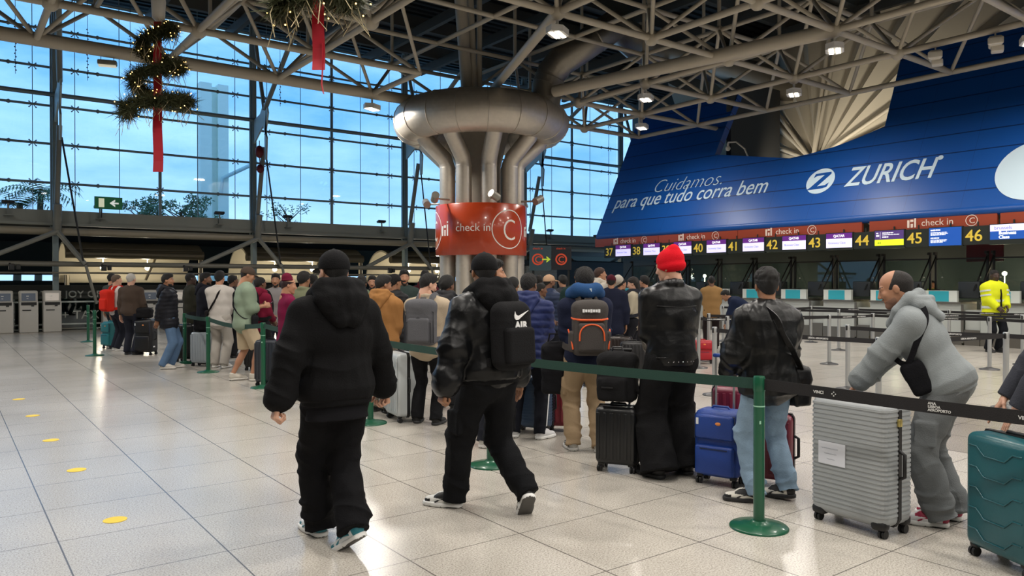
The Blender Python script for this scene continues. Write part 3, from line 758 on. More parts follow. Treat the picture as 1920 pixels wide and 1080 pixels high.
b = MB(); b.box((0, 0, 0), (.04, .9, .5)); o = b.build('red_notice', mat('notice_dark_red', (92, 24, 34), .5)); b2 = MB(); b2.tube((0, -.3, .25), (0, -.3, .98), .012, 6); b2.tube((0, .3, .25), (0, .3, .98), .012, 6); b2.build('hanger', M_dk, o); o.location = (22.3, 8.72, 2.42); tag(o, 'dark red notice hanging below the sign numbered 45', 'notice')
for n_, (px, py) in enumerate(((1556, 421), (1634, 418))):
    p = atx(px, py, 20.75); r = empty('fascia_camera', p); b = MB(); b.ball((-.08, 0, 0), .11 if n_ == 0 else .06, n=12); b.tube((-.05, 0, 0), (.12, 0, .0), .04, 8); b.build('dome', M_cam, r); b = MB(); b.box((.1, 0, -.05), (.06, .2, .3)); b.build('mount', M_black, r)
    tag(r, ['white round camera on the orange fascia above sign 43', 'small camera in the gap of the orange fascia before sign 44'][n_], 'camera')

# dark wall and hanging direction signs beyond the crowd
b = MB(); b.box((27.0, 29.0, 1.35), (10.5, .3, 2.7)); b.box((27.0, 28.9, 2.2), (10.6, .3, .9)); tag(b.build('wall_dark', mat('slate_wall', (44, 50, 54), .6)), kind='structure')
b = MB(); b.box((23.2, 28.7, 1.2), (1.9, .2, 2.4)); tag(b.build('wall_louvre', mat('louvre_pale', (150, 152, 146), .6, bump=('wave', 6, .6))), kind='structure')
hs = empty('direction_sign', at(1033, 484, 30)); hs.rotation_euler = (0, 0, YAW - PI / 2)
M_ss = mat('sign_slate', (52, 74, 82), .5, emit=.12); M_sk = mat('sign_navy', (14, 18, 30), .5); M_or = mat('sign_orange', (190, 66, 36), .5, emit=.4); M_li = mat('arrow_lime', (190, 214, 60), .5, emit=.4)
b = MB(); b.box((-.42, 0, 0), (.86, .14, .98)); b.build('sign_panel', M_ss, hs)
b = MB(); b.box((.41, 0, 0), (.78, .14, .92)); b.build('sign_panel', M_sk, hs)
b = MB()
for x in (-.52, .40):
    for q in ring2(.17, .23, 32): b.quad(*[(x + u, -.075, -.05 + w) for u, w in q])
b.build('emblem_ring', M_or, hs)
b = MB(); text_on('C', .36, (-.64, -.078, -.18), (1, 0, 0), (0, 0, 1), b, off=.004); text_on('C', .34, (.28, -.078, -.17), (1, 0, 0), (0, 0, 1), b, off=.004); text_on('check in', .12, (-.72, -.078, .34), (1, 0, 0), (0, 0, 1), b); text_on('check in', .11, (.2, -.078, .34), (1, 0, 0), (0, 0, 1), b); b.build('lettering', M_or, hs)
b = MB(); b.box((-.22, -.078, -.05), (.26, .01, .05)); b.prism([(-.16, .13), (.0, 0), (-.16, -.13), (-.16, -.06), (-.06, 0), (-.16, .06)], (-.02, -.08, -.05), (1, 0, 0), (0, 0, 1), .01); b.build('arrow', M_li, hs)
b = MB(); b.tube((-.7, .04, .4), (-.7, .04, -hs.location.z), .05, 8); b.tube((.7, .04, .4), (.7, .04, -hs.location.z), .05, 8); b.build('post', M_dk, hs)
tag(hs, 'hanging direction sign with orange C emblems and a lime arrow', 'sign')
ex = empty('exit_sign', aty(204, 381, YG - .6)); b = MB(); b.box((0, 0, 0), (.86, .06, .42)); b.build('sign_panel', mat('exit_green', (24, 92, 58), .5, emit=.25), ex)
b = MB(); b.box((-.22, -.035, .0), (.17, .01, .3)); b.build('door_symbol', mat('exit_door', (226, 230, 200), .5, emit=.5), ex)
b = MB(); b.box((.18, -.035, 0), (.26, .01, .05)); b.prism([(0, 0), (.17, .13), (.17, .06), (.08, 0), (.17, -.06), (.17, -.13)], (.03, -.04, 0), (1, 0, 0), (0, 0, 1), .01); b.build('arrow', mat('exit_white', (240, 244, 240), .5, emit=.5), ex)
b = MB(); b.tube((-.2, .05, -.2), (-.2, .1, -.5), .02, 6); b.build('bracket', M_dk, ex); tag(ex, 'green emergency exit sign with a white arrow pointing left', 'exit sign')

# ------------------------------------------------------------------ self check-in kiosks
M_ks = mat('kiosk_grey', (188, 186, 180), .45); M_kd = mat('kiosk_slot', (24, 26, 28), .4); M_ksc = [mat('kiosk_screen_dim', (84, 92, 104), .3, emit=.25), mat('kiosk_screen_lit', (196, 188, 178), .3, emit=.35)]
def kiosk(lit):
    r = empty('check_in_kiosk'); b = MB(); b.rbox((0, 0, .5), (.52, .42, 1.0), .03); b.rbox((0, .05, 1.13), (.52, .26, .44), .06, M=None); b.build('body', M_ks, r)
    b = MB(); b.box((0, -.085, 1.14), (.38, .02, .24)); s = b.build('screen', M_ksc[lit], r)
    b = MB(); b.box((-.03, -.097, 1.17), (.07, .004, .025)); b.box((-.03, -.097, 1.09), (.05, .004, .015)); b.build('screen_icon', M_wl, s)
    b = MB(); b.box((0, -.18, .93), (.42, .1, .09)); b.box((.1, -.215, .86), (.08, .02, .04)); b.box((-.06, -.215, .72), (.24, .02, .03)); b.build('slot', M_kd, r); return r
for n_, (px, lit) in enumerate(((6, 0), (53, 0), (97, 1), (207, 0), (281, 0), (338, 1))):
    p = aty(px, 622, 28.95); o = kiosk(lit); o.location = (p.x, 28.95, 0)
    tag(o, 'grey self check-in kiosk ' + ['cut by the left edge', 'second from the left edge', 'with the pale lit screen left of the hoarding letters', 'behind the red backpack', 'between the brown sweater and the black puffer jacket', 'hidden behind the black puffer jacket'][n_], 'kiosk', 'grey kiosks along the balustrade')

# ------------------------------------------------------------------ outside: twin pylon and trees
b = MB(); 
for dx in (-.5, .45): b.box((dx, 0, 8.5), (.72, .8, 17))
p = aty(401, 160, 62); zt = p.z
b = MB(); b.box((-.68, 0, zt / 2), (.86, 1.0, zt)); b.box((.62, 0, zt / 2), (.80, 1.0, zt)); b.box((0, .2, zt / 2), (.5, .4, zt - .3))
r = empty('pylon', (p.x, 62, 0)); b.build('shaft', mat('pylon_white', (236, 242, 232), .7), r)
b = MB(); b.path([(.4, -.6, zt * .50), (.5, -.7, zt * .57), (2.6, -1.2, zt * .64), (3.0, -1.2, zt * .655)], .16, 8); b.build('street_lamp_arm', mat('arm_white', (190, 206, 206), .6), r); tag(r, 'pale twin shaft pylon standing outside the glass wall', 'pylon')
M_leaf = mat('leaf_green', (62, 92, 58), .7, vary=.35); M_trunk = mat('trunk_brown', (86, 74, 60), .9)
def leaves(mb, c, rad, n, size):
    for i in range(n):
        d = Vector(RNG.normal(size=3)); d.normalize(); p = Vector(c) + Vector((d.x * rad[0], d.y * rad[1], d.z * rad[2])) * (RNG.random() ** .4)
        u = Vector(RNG.normal(size=3)).normalized() * size; w = u.orthogonal().normalized() * size * .45
        mb.add([p - u, p + w, p + u, p - w], [(0, 1, 2, 3)])
def palm(px, py, Y, n, lab):
    p = aty(px, py, Y); r = empty('palm_tree', (p.x, Y, 0)); zt = p.z; b = MB(); b.tube((0, 0, 0), (.2, 0, zt - .3), .22, 8, .16); b.build('trunk', M_trunk, r); b = MB()
    for i in range(n):
        a = 2 * PI * i / n + RNG.random() * .3; el = .5 + RNG.random() * .8; L = 2.3; pts = []
        for t in np.linspace(0, 1, 7): pts.append(Vector((.2 + math.cos(a) * L * t, math.sin(a) * L * t, zt - .3 + el * L * t * .7 - 1.5 * t * t)))
        for j in range(6):
            d = (pts[j + 1] - pts[j]); sd = d.cross(Vector((0, 0, 1))).normalized()
            for s in (-1, 1):
                for q in (0, .5):
                    o_ = pts[j] + d * q; tip = o_ + sd * s * (.62 - .05 * j) + d * .6 + Vector((0, 0, -.28)); b.add([o_, o_ + d * .24, tip], [(0, 1, 2)])
    b.build('crown', M_leaf, r); tag(r, lab, 'tree', 'trees outside the glass wall')
palm(70, 352, 55, 13, 'taller palm tree outside left of the exit sign'); palm(30, 372, 52, 11, 'lower palm tree outside by the left edge')
def tree(px, py, Y, w, h, n, lab, bare=False):
    p = aty(px, py, Y); r = empty('tree', (p.x, Y, 0)); zt = p.z; b = MB(); b.tube((0, 0, 0), (0, 0, zt - h * .5), .2, 8, .1)
    for i in range(9):
        a = RNG.random() * 6.28; b.tube((0, 0, zt - h * (.9 - .05 * i)), (math.cos(a) * w * .7, math.sin(a) * w * .6, zt - h * (.55 - .05 * i)), .05, 5, .015)
    b.build('trunk', M_trunk, r); b = MB()
    for i in range(n):
        a = RNG.random() * 6.28; q = RNG.random() ** .5; c = (math.cos(a) * w * q, math.sin(a) * w * q * .8, zt - h * (.15 + .7 * RNG.random()))
        leaves(b, c, (.5, .5, .4), 26 if bare else 60, .11 if bare else .14)
    b.build('crown', M_leaf, r); tag(r, lab, 'tree', 'trees outside the glass wall')
tree(340, 362, 56, 2.6, 2.6, 26, 'leafy round tree outside between the exit sign and the pylon'); tree(268, 376, 58, 1.4, 2.0, 10, 'small tree outside just right of the exit sign'); tree(543, 374, 50, 1.5, 2.6, 14, 'sparse tree outside right of the second mast', True)
b = MB(); b.box((10, 85, -.6), (240, 78, .2)); tag(b.build('ground', mat('outside_ground', (96, 104, 98), .9)), kind='structure')

# ------------------------------------------------------------------ hanging spiral garlands
M_pine = mat('pine_green', (62, 66, 38), .8, vary=.6); M_rib = mat('red_ribbon', (176, 14, 38), .55); M_straw = mat('straw', (190, 176, 140), .8); M_fairy = mat('fairy_light', (255, 206, 120), .5, emit=5)
def garland(base, L, turns, R0, lab, z_rib0, z_rib1, wrib, tail=0):
    r = empty('spiral_garland', base); n = int(turns * 26); pts = []
    for i in range(n):
        t = i / (n - 1); a = 2.6 + turns * 2 * PI * t; R = R0 * (1 - .62 * t); pts.append(Vector((R * math.cos(a), R * math.sin(a), L * t ** 1.15)))
    b = MB(); st = MB(); li = MB()
    for i, p in enumerate(pts):
        th = .24 - .07 * i / n
        for j in range(150):
            d = Vector(RNG.normal(size=3)).normalized(); s0 = p + Vector(RNG.normal(size=3)) * .045; tip = s0 + d * th * (0.7 + .6 * RNG.random()); w = d.orthogonal().normalized() * .013
            b.add([s0 - w, s0 + w, tip], [(0, 1, 2)])
        for j in range(2):
            d = Vector(RNG.normal(size=3)).normalized() * th * 1.0; li.ball(p + d, .011, n=6)
        if i % 3 == 0:
            for j in range(4):
                s0 = p + Vector(RNG.normal(size=3)) * .08; st.path([s0, s0 + Vector((RNG.normal() * .06, RNG.normal() * .06, -.12)), s0 + Vector((RNG.normal() * .1, RNG.normal() * .1, -.36))], .005, 4)
    b.build('pine_needles', M_pine, r); st.build('straw_tassel', M_straw, r); tag(li.build('fairy_light', M_fairy, r), kind='stuff')
    rb = MB(); vx = Vector((RT[0], RT[1], 0)); nn = 14; vs = []
    for i in range(nn + 1):
        z = z_rib0 + (z_rib1 - z_rib0) * i / nn; w = wrib * (1 - .25 * i / nn); c = Vector((FW[0], FW[1], 0)) * (-.05 + .02 * math.sin(i * 1.1))
        for q in (0, .006): vs += [c + vx * -w + Vector((0, 0, z)) + Vector((FW[0], FW[1], 0)) * q, c + vx * w + Vector((0, 0, z)) + Vector((FW[0], FW[1], 0)) * q]
    rb.add(vs, [(4 * i, 4 * i + 1, 4 * i + 5, 4 * i + 4) for i in range(nn)] + [(4 * i + 3, 4 * i + 2, 4 * i + 6, 4 * i + 7) for i in range(nn)])
    if tail:
        q0 = vx * (wrib * .62) + Vector((FW[0], FW[1], 0)) * -.045
        rb.path([q0 + Vector((0, 0, z_rib0 + .3)), q0 + Vector((0, 0, z_rib0)), q0 + vx * -.01 + Vector((0, 0, z_rib0 - tail * .6)), q0 + vx * .01 + Vector((0, 0, z_rib0 - tail))], 1, flat=(.024, .003), up=(FW[0], FW[1], 0))
    rb.build('ribbon', M_rib, r)
    c = MB(); c.lathe([(.03, 0), (.12, .08), (.14, .4), (.1, .6)], (0, 0, z_rib1), 14); c.tube((0, 0, z_rib1 + .5), (0, 0, 11.6 - base[2]), .012, 6); c.build('hanger', M_white_metal, r)
    tag(r, lab, 'garland', 'spiral christmas garlands')
dG = 15.0
g0 = at(299, 215, dG); k_ = dG / FPX
garland(g0, 165 * k_, 2.6, 56 * k_, 'complete spiral pine garland with fairy lights and red ribbon', -108 * k_, 172 * k_, 9.5 * k_)
dG = 8.6; g1 = at(600, 22, dG); k_ = dG / FPX
garland(g1, 190 * k_, 2.6, 70 * k_, 'spiral pine garland cut by the top edge, over the dangling red ribbon', -112 * k_, 180 * k_, 12 * k_, 44 * k_)
p = aty(487, 285, 28.35); b = MB(); b.ball((0, 0, 0), .16, n=12, sc=(1, .8, 1.5)); b.tube((0, 0, .2), (.0, .0, .42), .015, 6); b.ball((.05, .05, -.62), .14, n=10, sc=(1.1, .8, 1.2)); b.tube((0, 0, -.2), (.05, .05, -.5), .02, 6)
o = b.build('red_bag', mat('bag_red', (104, 26, 34), .5)); o.location = p; tag(o, 'dark red bag hanging on the second glazing mast', 'hoist')  # small red bag hung on the mast, simplified to rounded lumps
for px, y1, lab in ((31, 139, 'thin decoration string hanging at the left edge of the glass wall'), (166, 152, 'thin decoration string hanging left of the small rectangular lamp'), (246, 162, 'thin decoration string hanging just left of the complete garland'), (526, 200, 'thin decoration string hanging left of the dangling red ribbon')):
    p = aty(px, y1, 24.6); b = MB(); b.tube((0, 0, 0), (0, 0, 11.8 - p.z), .007, 5)
    for i in range(16): b.ball((.012 * (-1) ** i, 0, .1 + .09 * i), .022, n=6)
    o = b.build('decoration_string', M_dk); o.location = p; tag(o, lab, 'decoration', 'strings hanging before the glass')
# slim lamp and cables hanging against the glass
r = empty('hanging_luminaire', aty(203, 119, GY(4) + .05)); r.rotation_euler = (0, 0, -.3); b = MB(); b.rbox((0, 0, 0), (.42, .2, .12), .03); b.build('housing', mat('luminaire_grey', (120, 116, 104), .5), r); b = MB(); b.box((0, 0, -.07), (.38, .16, .03)); b.build('diffuser', mat('luminaire_cream', (226, 220, 196), .5, emit=.5), r)
b = MB(); b.tube((-.14, 0, .05), (-.14, 0, NZ - r.location.z), .008, 5); b.tube((.14, 0, .05), (.14, 0, NZ - r.location.z), .008, 5); b.build('wire', M_dk, r); tag(r, 'small rectangular lamp hanging beside the complete garland', 'lamp')
# ------------------------------------------------------------------ organic shapes: a signed distance field turned into a mesh
def V3(*a): return np.array(a, dtype=np.float64)
def nrm(v): return v / (np.linalg.norm(v) + 1e-12)
class SDF:
    def __init__(s): s.ops = []
    def cap(s, a, b, ra, rb=None, k=.02, flat=1.0, side=None, fa=False, fb=False, sub=False):
        s.ops.append(('cap', np.array(a, float), np.array(b, float), ra, ra if rb is None else rb, k, flat, None if side is None else nrm(np.array(side, float)), fa, fb, sub)); return s
    def ell(s, c, r, k=.02, R=None, sub=False): s.ops.append(('ell', np.array(c, float), np.array(r, float), k, R, sub)); return s
    def box(s, c, h, r, k=.01, R=None, sub=False): s.ops.append(('box', np.array(c, float), np.array(h, float), r, k, R, sub)); return s
    def cut(s, p, n): s.ops.append(('cut', np.array(p, float), nrm(np.array(n, float)))); return s
    def bounds(s, o):
        if o[0] == 'cap': r = max(o[3], o[4]) * max(1, o[6]); return np.minimum(o[1], o[2]) - r, np.maximum(o[1], o[2]) + r, o[5], o[10]
        if o[0] == 'ell': r = o[2] if o[4] is None else np.full(3, o[2].max()); return o[1] - r, o[1] + r, o[3], o[5]
        r = o[2] if o[5] is None else np.full(3, np.linalg.norm(o[2])); return o[1] - r, o[1] + r, o[4], o[6]
    def mesh(s, h):
        lo = np.full(3, 1e9); hi = -lo
        for o in s.ops:
            if o[0] == 'cut': continue
            a, b, k, sub = s.bounds(o)
            if sub: continue
            lo = np.minimum(lo, a - k * .5); hi = np.maximum(hi, b + k * .5)
        lo = lo - 2.5 * h; n = np.ceil((hi + 2.5 * h - lo) / h).astype(int) + 1
        ax = [lo[i] + h * np.arange(n[i]) for i in range(3)]
        F = np.full(tuple(n), 10.0, np.float32)
        for o in s.ops:
            if o[0] == 'cut':
                d = (ax[0][:, None, None] - o[1][0]) * o[2][0] + (ax[1][None, :, None] - o[1][1]) * o[2][1] + (ax[2][None, None, :] - o[1][2]) * o[2][2]
                np.maximum(F, d.astype(np.float32), out=F); continue
            a, b, k, sub = s.bounds(o); m = k + 2.2 * h
            i0 = np.clip(np.floor((a - m - lo) / h).astype(int), 0, n - 1); i1 = np.clip(np.ceil((b + m - lo) / h).astype(int) + 1, 1, n)
            if np.any(i1 <= i0): continue
            sl = tuple(slice(i0[i], i1[i]) for i in range(3))
            X = ax[0][sl[0]][:, None, None]; Y = ax[1][sl[1]][None, :, None]; Z = ax[2][sl[2]][None, None, :]
            if o[0] == 'cap':
                A, Bb, ra, rb, k, flat, side, fa, fb, _ = o[1:11]
                ba = Bb - A; L2 = max(ba @ ba, 1e-12); L = math.sqrt(L2)
                x = X - A[0]; y = Y - A[1]; z = Z - A[2]
                t = (x * ba[0] + y * ba[1] + z * ba[2]) / L2; tc = np.clip(t, 0, 1)
                qx = x - tc * ba[0]; qy = y - tc * ba[1]; qz = z - tc * ba[2]
                q2 = qx * qx + qy * qy + qz * qz; r = ra + (rb - ra) * tc
                if side is not None:
                    u = qx * side[0] + qy * side[1] + qz * side[2]
                    d = (np.sqrt(u * u + np.maximum(q2 - u * u, 0) / (flat * flat)) - r) * min(1, flat ** .5)
                else: d = np.sqrt(q2) - r
                if fa: d = np.maximum(d, -t * L)
                if fb: d = np.maximum(d, t * L - L)
            else:
                c = o[1]; x = X - c[0]; y = Y - c[1]; z = Z - c[2]; R = o[4] if o[0] == 'ell' else o[5]
                if R is not None: x, y, z = (R[0, 0] * x + R[1, 0] * y + R[2, 0] * z, R[0, 1] * x + R[1, 1] * y + R[2, 1] * z, R[0, 2] * x + R[1, 2] * y + R[2, 2] * z)
                if o[0] == 'ell':
                    r = o[2]; k1 = np.sqrt((x / r[0]) ** 2 + (y / r[1]) ** 2 + (z / r[2]) ** 2); d = (k1 - 1) * (r.min() * .6 + r.mean() * .4)
                else:
                    hh = o[2]; rr = o[3]; k = o[4]
                    qx = np.abs(x) - (hh[0] - rr); qy = np.abs(y) - (hh[1] - rr); qz = np.abs(z) - (hh[2] - rr)
                    d = np.sqrt(np.maximum(qx, 0) ** 2 + np.maximum(qy, 0) ** 2 + np.maximum(qz, 0) ** 2) + np.minimum(np.maximum(np.maximum(qx, qy), qz), 0) - rr
            d = np.broadcast_to(d, F[sl].shape).astype(np.float32); f = F[sl]
            if sub: F[sl] = np.maximum(f, -d)
            elif k > 1e-6:
                hk = np.maximum(k - np.abs(f - d), 0) / k; F[sl] = np.minimum(f, d) - hk * hk * (k * .25)
            else: F[sl] = np.minimum(f, d)
        return nets(F, lo, h)
CORN = [(i, j, k) for i in (0, 1) for j in (0, 1) for k in (0, 1)]
EDG = [(a, b) for a in range(8) for b in range(a + 1, 8) if sum(abs(CORN[a][i] - CORN[b][i]) for i in range(3)) == 1]
def nets(F, lo, h):
    S = F < 0; nx, ny, nz = F.shape
    cnt = np.zeros((nx - 1, ny - 1, nz - 1), np.int8)
    for i, j, k in CORN: cnt += S[i:nx - 1 + i, j:ny - 1 + j, k:nz - 1 + k]
    act = (cnt > 0) & (cnt < 8); I, J, K = np.nonzero(act); N = len(I)
    idx = np.full(act.shape, -1, np.int32); idx[act] = np.arange(N)
    acc = np.zeros((N, 3)); num = np.zeros(N); fc = [F[I + c[0], J + c[1], K + c[2]] for c in CORN]
    for a, b in EDG:
        f0, f1 = fc[a], fc[b]; m = (f0 < 0) != (f1 < 0); t = np.where(m, f0 / np.where(m, f0 - f1, 1), 0)
        ca = np.array(CORN[a]); cb = np.array(CORN[b]); acc += m[:, None] * (ca + t[:, None] * (cb - ca)); num += m
    Vv = (np.stack([I, J, K], 1) + acc / num[:, None]) * h + lo
    Q = []
    for axis in range(3):
        o = [a for a in range(3) if a != axis]
        sl0 = [slice(None)] * 3; sl1 = [slice(None)] * 3; sl0[axis] = slice(0, -1); sl1[axis] = slice(1, None)
        a, b = S[tuple(sl0)], S[tuple(sl1)]; e = a != b
        g = np.array(np.nonzero(e)); ok = np.ones(g.shape[1], bool)
        for q in o: ok &= (g[q] > 0) & (g[q] < F.shape[q] - 1)
        g = g[:, ok]; fl = a[tuple(g)]
        u, v = o
        def cell(du, dv):
            c = g.copy(); c[u] += du; c[v] += dv; return idx[c[0], c[1], c[2]]
        q = np.stack([cell(-1, -1), cell(0, -1), cell(0, 0), cell(-1, 0)], 1)
        flip = ~fl if axis != 1 else fl
        q[flip] = q[flip][:, ::-1]; Q.append(q)
    Q = np.concatenate(Q) if Q else np.zeros((0, 4), int)
    return Vv, Q[(Q >= 0).all(1)]
def vnorm(Vv, Q):
    n = np.cross(Vv[Q[:, 2]] - Vv[Q[:, 0]], Vv[Q[:, 3]] - Vv[Q[:, 1]]); N = np.zeros_like(Vv)
    for i in range(4): np.add.at(N, Q[:, i], n)
    return N / (np.linalg.norm(N, axis=1)[:, None] + 1e-12)
def wrinkle(Vv, Q, amp, freq, seed, zsq=1.0):
    """soft ridged folds pushed along the normals"""
    r = np.random.default_rng(seed); N = vnorm(Vv, Q); P = Vv * np.array([1, 1, zsq]); out = np.zeros(len(Vv))
    wob = np.zeros_like(P)
    for i in range(3): wob[:, i] = np.sin(P @ r.normal(size=3) * freq * .5 + r.random() * 6)
    P2 = P + wob * (.55 / freq)
    for o in range(4):
        d = nrm(r.normal(size=3) * np.array([1, 1, 1.3])); f = freq * (1 + .55 * o); ph = r.random() * 6.3
        s = np.sin(P2 @ d * f + ph); out += (1 - np.abs(s) * 1.6) / (1 + .5 * o)
    return Vv + N * (amp * out / 2.2)[:, None]
def folds(Vv, Q, a, b, t0, t1, freq, amp, seed, rad):
    """cloth bunching across a limb between t0 and t1 of the bone a-b"""
    r = np.random.default_rng(seed); ba = b - a; L = np.linalg.norm(ba); u = ba / L; P = Vv - a; t = P @ u / L; q = P - (t * L)[:, None] * u; dist = np.linalg.norm(q, axis=1)
    s1 = nrm(np.cross(u, V3(.3, 1, .2))); s2 = np.cross(u, s1); an = np.arctan2(q @ s2, q @ s1)
    w = np.clip((t - t0) / .12, 0, 1) * np.clip((t1 - t) / .12, 0, 1) * (dist < rad)
    ph = t * L * freq * 2 * PI * .55 + 1.5 * np.sin(an + r.random() * 6) + .9 * np.sin(2 * an + r.random() * 6 + t * 9)
    f = 1 - 1.8 * np.abs(np.sin(ph * .5)) ** .8; mod = .6 + .4 * np.sin(an * 1 + r.random() * 6 + t * 5)
    return Vv + vnorm(Vv, Q) * (amp * w * f * mod)[:, None]
def npmesh(name, parts, mats, parent=None, smooth=True):
    """parts: list of (V, Q, material index or per-face array)"""
    vs = []; qs = []; ms = []; o = 0
    for Vv, Q, mi in parts:
        vs.append(Vv); qs.append(Q + o); ms.append(np.full(len(Q), mi) if np.isscalar(mi) else mi); o += len(Vv)
    Vv = np.concatenate(vs); Q = np.concatenate(qs).astype(np.int32); M = np.concatenate(ms).astype(np.int32)
    me = bpy.data.meshes.new(name); me.vertices.add(len(Vv)); me.vertices.foreach_set('co', Vv.astype(np.float32).ravel())
    me.loops.add(Q.size); me.loops.foreach_set('vertex_index', Q.ravel()); me.polygons.add(len(Q))
    me.polygons.foreach_set('loop_start', np.arange(0, Q.size, Q.shape[1], dtype=np.int32)); me.polygons.foreach_set('loop_total', np.full(len(Q), Q.shape[1], np.int32))
    me.polygons.foreach_set('material_index', M); me.polygons.foreach_set('use_smooth', np.full(len(Q), smooth))
    for m in mats: me.materials.append(m)
    me.update(calc_edges=True)
    ob = bpy.data.objects.new(name, me); COL.objects.link(ob)
    if parent is not None: ob.parent = parent
    return ob
def rotm(ax, a):
    c, s = math.cos(a), math.sin(a)
    return np.array({'x': [[1, 0, 0], [0, c, -s], [0, s, c]], 'y': [[c, 0, s], [0, 1, 0], [-s, 0, c]], 'z': [[c, -s, 0], [s, c, 0], [0, 0, 1]]}[ax])

# ------------------------------------------------------------------ heads, hair, hats, hands, shoes as cached shapes (metres, adult size)
CACHE = {}
def skull(s, e=0.0):
    s.ell((0, -.014, .038), (.076 + e, .097 + e, .086 + e), 0); s.ell((0, .024, -.048), (.059 + e, .066 + e, .070 + e), .045); return s
def head_shape(lod):
    if ('head', lod) in CACHE: return CACHE[('head', lod)]
    s = skull(SDF())
    s.cap((0, -.028, -.05), (0, -.045, -.20), .056, .060, .03)
    s.ell((0, .070, -.100), (.026, .022, .020), .025)
    for x in (-1, 1):
        s.ell((x * .034, .068, -.018), (.026, .022, .026), .02); s.ell((x * .033, .098, .012), (.019, .016, .012), 0, sub=True); s.ell((x * .032, .079, .011), (.0135, .0135, .0125), .004)
        s.ell((x * .079, -.010, -.004), (.010, .021, .032), .008, R=rotm('z', x * .3))
    s.cap((-.042, .076, .030), (.042, .076, .030), .012, k=.012); s.cap((0, .086, .016), (0, .108, -.026), .009, .013, .014)
    for x in (-1, 1): s.ell((x * .012, .096, -.030), (.009, .010, .008), .008)
    s.cap((-.019, .084, -.060), (.019, .084, -.060), .0085, k=.006); s.cap((-.016, .082, -.073), (.016, .082, -.073), .009, k=.006)
    Vv, Q = s.mesh(lod); c = Vv[Q].mean(1); mi = np.zeros(len(Q), int)
    for x in (-1, 1): mi[(np.abs(c - np.array([x * .032, .088, .011])) < np.array([.0095, .012, .0048])).all(1)] = 1
    mi[(np.abs(c[:, 0]) < .023) & (c[:, 1] > .078) & (np.abs(c[:, 2] + .066) < .012)] = 2
    mi[(np.abs(np.abs(c[:, 0]) - .032) < .019) & (c[:, 1] > .066) & (np.abs(c[:, 2] - .034) < .0065)] = 3
    CACHE[('head', lod)] = (Vv, Q, mi); return CACHE[('head', lod)]
def hair_shape(style, lod):
    k_ = (style, lod)
    if k_ in CACHE: return CACHE[k_]
    s = SDF()
    if style == 'beard':
        s.ell((0, .025, -.050), (.0615, .0685, .0715), 0); s.ell((0, .071, -.101), (.028, .0245, .0225), .02); s.cut((0, .02, -.045), (0, .25, 1)); s.cut((0, .0, 0), (0, -1, -.1)); s.cap((-.018, .092, -.066), (.018, .092, -.066), .012, k=0, sub=True)
        s.cap((-.022, .094, -.048), (.022, .094, -.048), .007, k=.004)
    elif style == 'cap':
        s.ell((0, -.014, .042), (.090, .112, .098), 0); s.cut((0, 0, .020), (0, .12, -1)); s.ell((0, .125, .026), (.072, .075, .011), .012, R=rotm('x', -.18)); s.ell((0, -.014, .142), (.008, .008, .006), .004)
    elif style == 'beanie':
        s.ell((0, -.018, .048), (.094, .114, .100), 0); s.cap((0, -.05, .10), (0, -.06, .135), .06, .04, .05); s.cut((0, .07, .035), (0, .75, -1)); s.ell((0, -.022, .004), (.097, .117, .062), .01); s.cut((0, .06, .000), (0, .62, -1))
    elif style == 'pillbox':
        s.cap((0, -.030, .075), (0, -.042, .104), .084, .076, 0, fa=True); s.cap((0, -.028, .066), (0, -.031, .082), .089, .089, .004, flat=1, fa=True, fb=True)
    elif style == 'ring':
        s.ell((0, -.016, .036), (.0805, .1015, .088), 0); s.cap((0, -.058, .02), (0, -.052, -.05), .066, .052, .03); s.cut((0, .030, -.005), (0, .62, -.78)); s.cut((0, -.035, .108), (0, .80, .60)); s.cut((0, .045, 0), (0, 1, 0))
    else:
        e = {'short': .010, 'fade': .008, 'curly': .010, 'long': .016, 'bun': .012, 'buzz': .005, 'mop': .018}[style]
        s.ell((0, -.016, .042), (.076 + e, .097 + e, .084 + e), 0); s.cap((0, -.052, .02), (0, -.046, -.055), .058 + e * .5, .047, .03)
        if style in ('fade', 'curly', 'mop'): s.ell((0, .012, .105), (.066, .080, .036 + e * .4), .03)
        if style == 'curly':
            r = np.random.default_rng(3)
            for i in range(110):
                d = nrm(r.normal(size=3)); d[2] = abs(d[2]) * 1.0 - .1; p = V3(0, -.016, .048) + d * V3(.082, .104, .100); rr_ = .021 if d[2] > .25 else .012; s.ell(p, (rr_, rr_, rr_), .008)
        s.cut((0, .083, .075), (0, .62, -.78)); 
        if style == 'long': s.cap((0, -.075, .0), (0, -.085, -.22), .085, .07, .04, flat=.6, side=(1, 0, 0))
        if style == 'bun': s.ell((0, -.10, .10), (.045, .045, .042), .012)
    Vv, Q = s.mesh(lod)
    if style in ('short', 'fade', 'mop', 'long', 'bun'): Vv = wrinkle(Vv, Q, .0045, 150, 5)
    CACHE[k_] = (Vv, Q); return CACHE[k_]
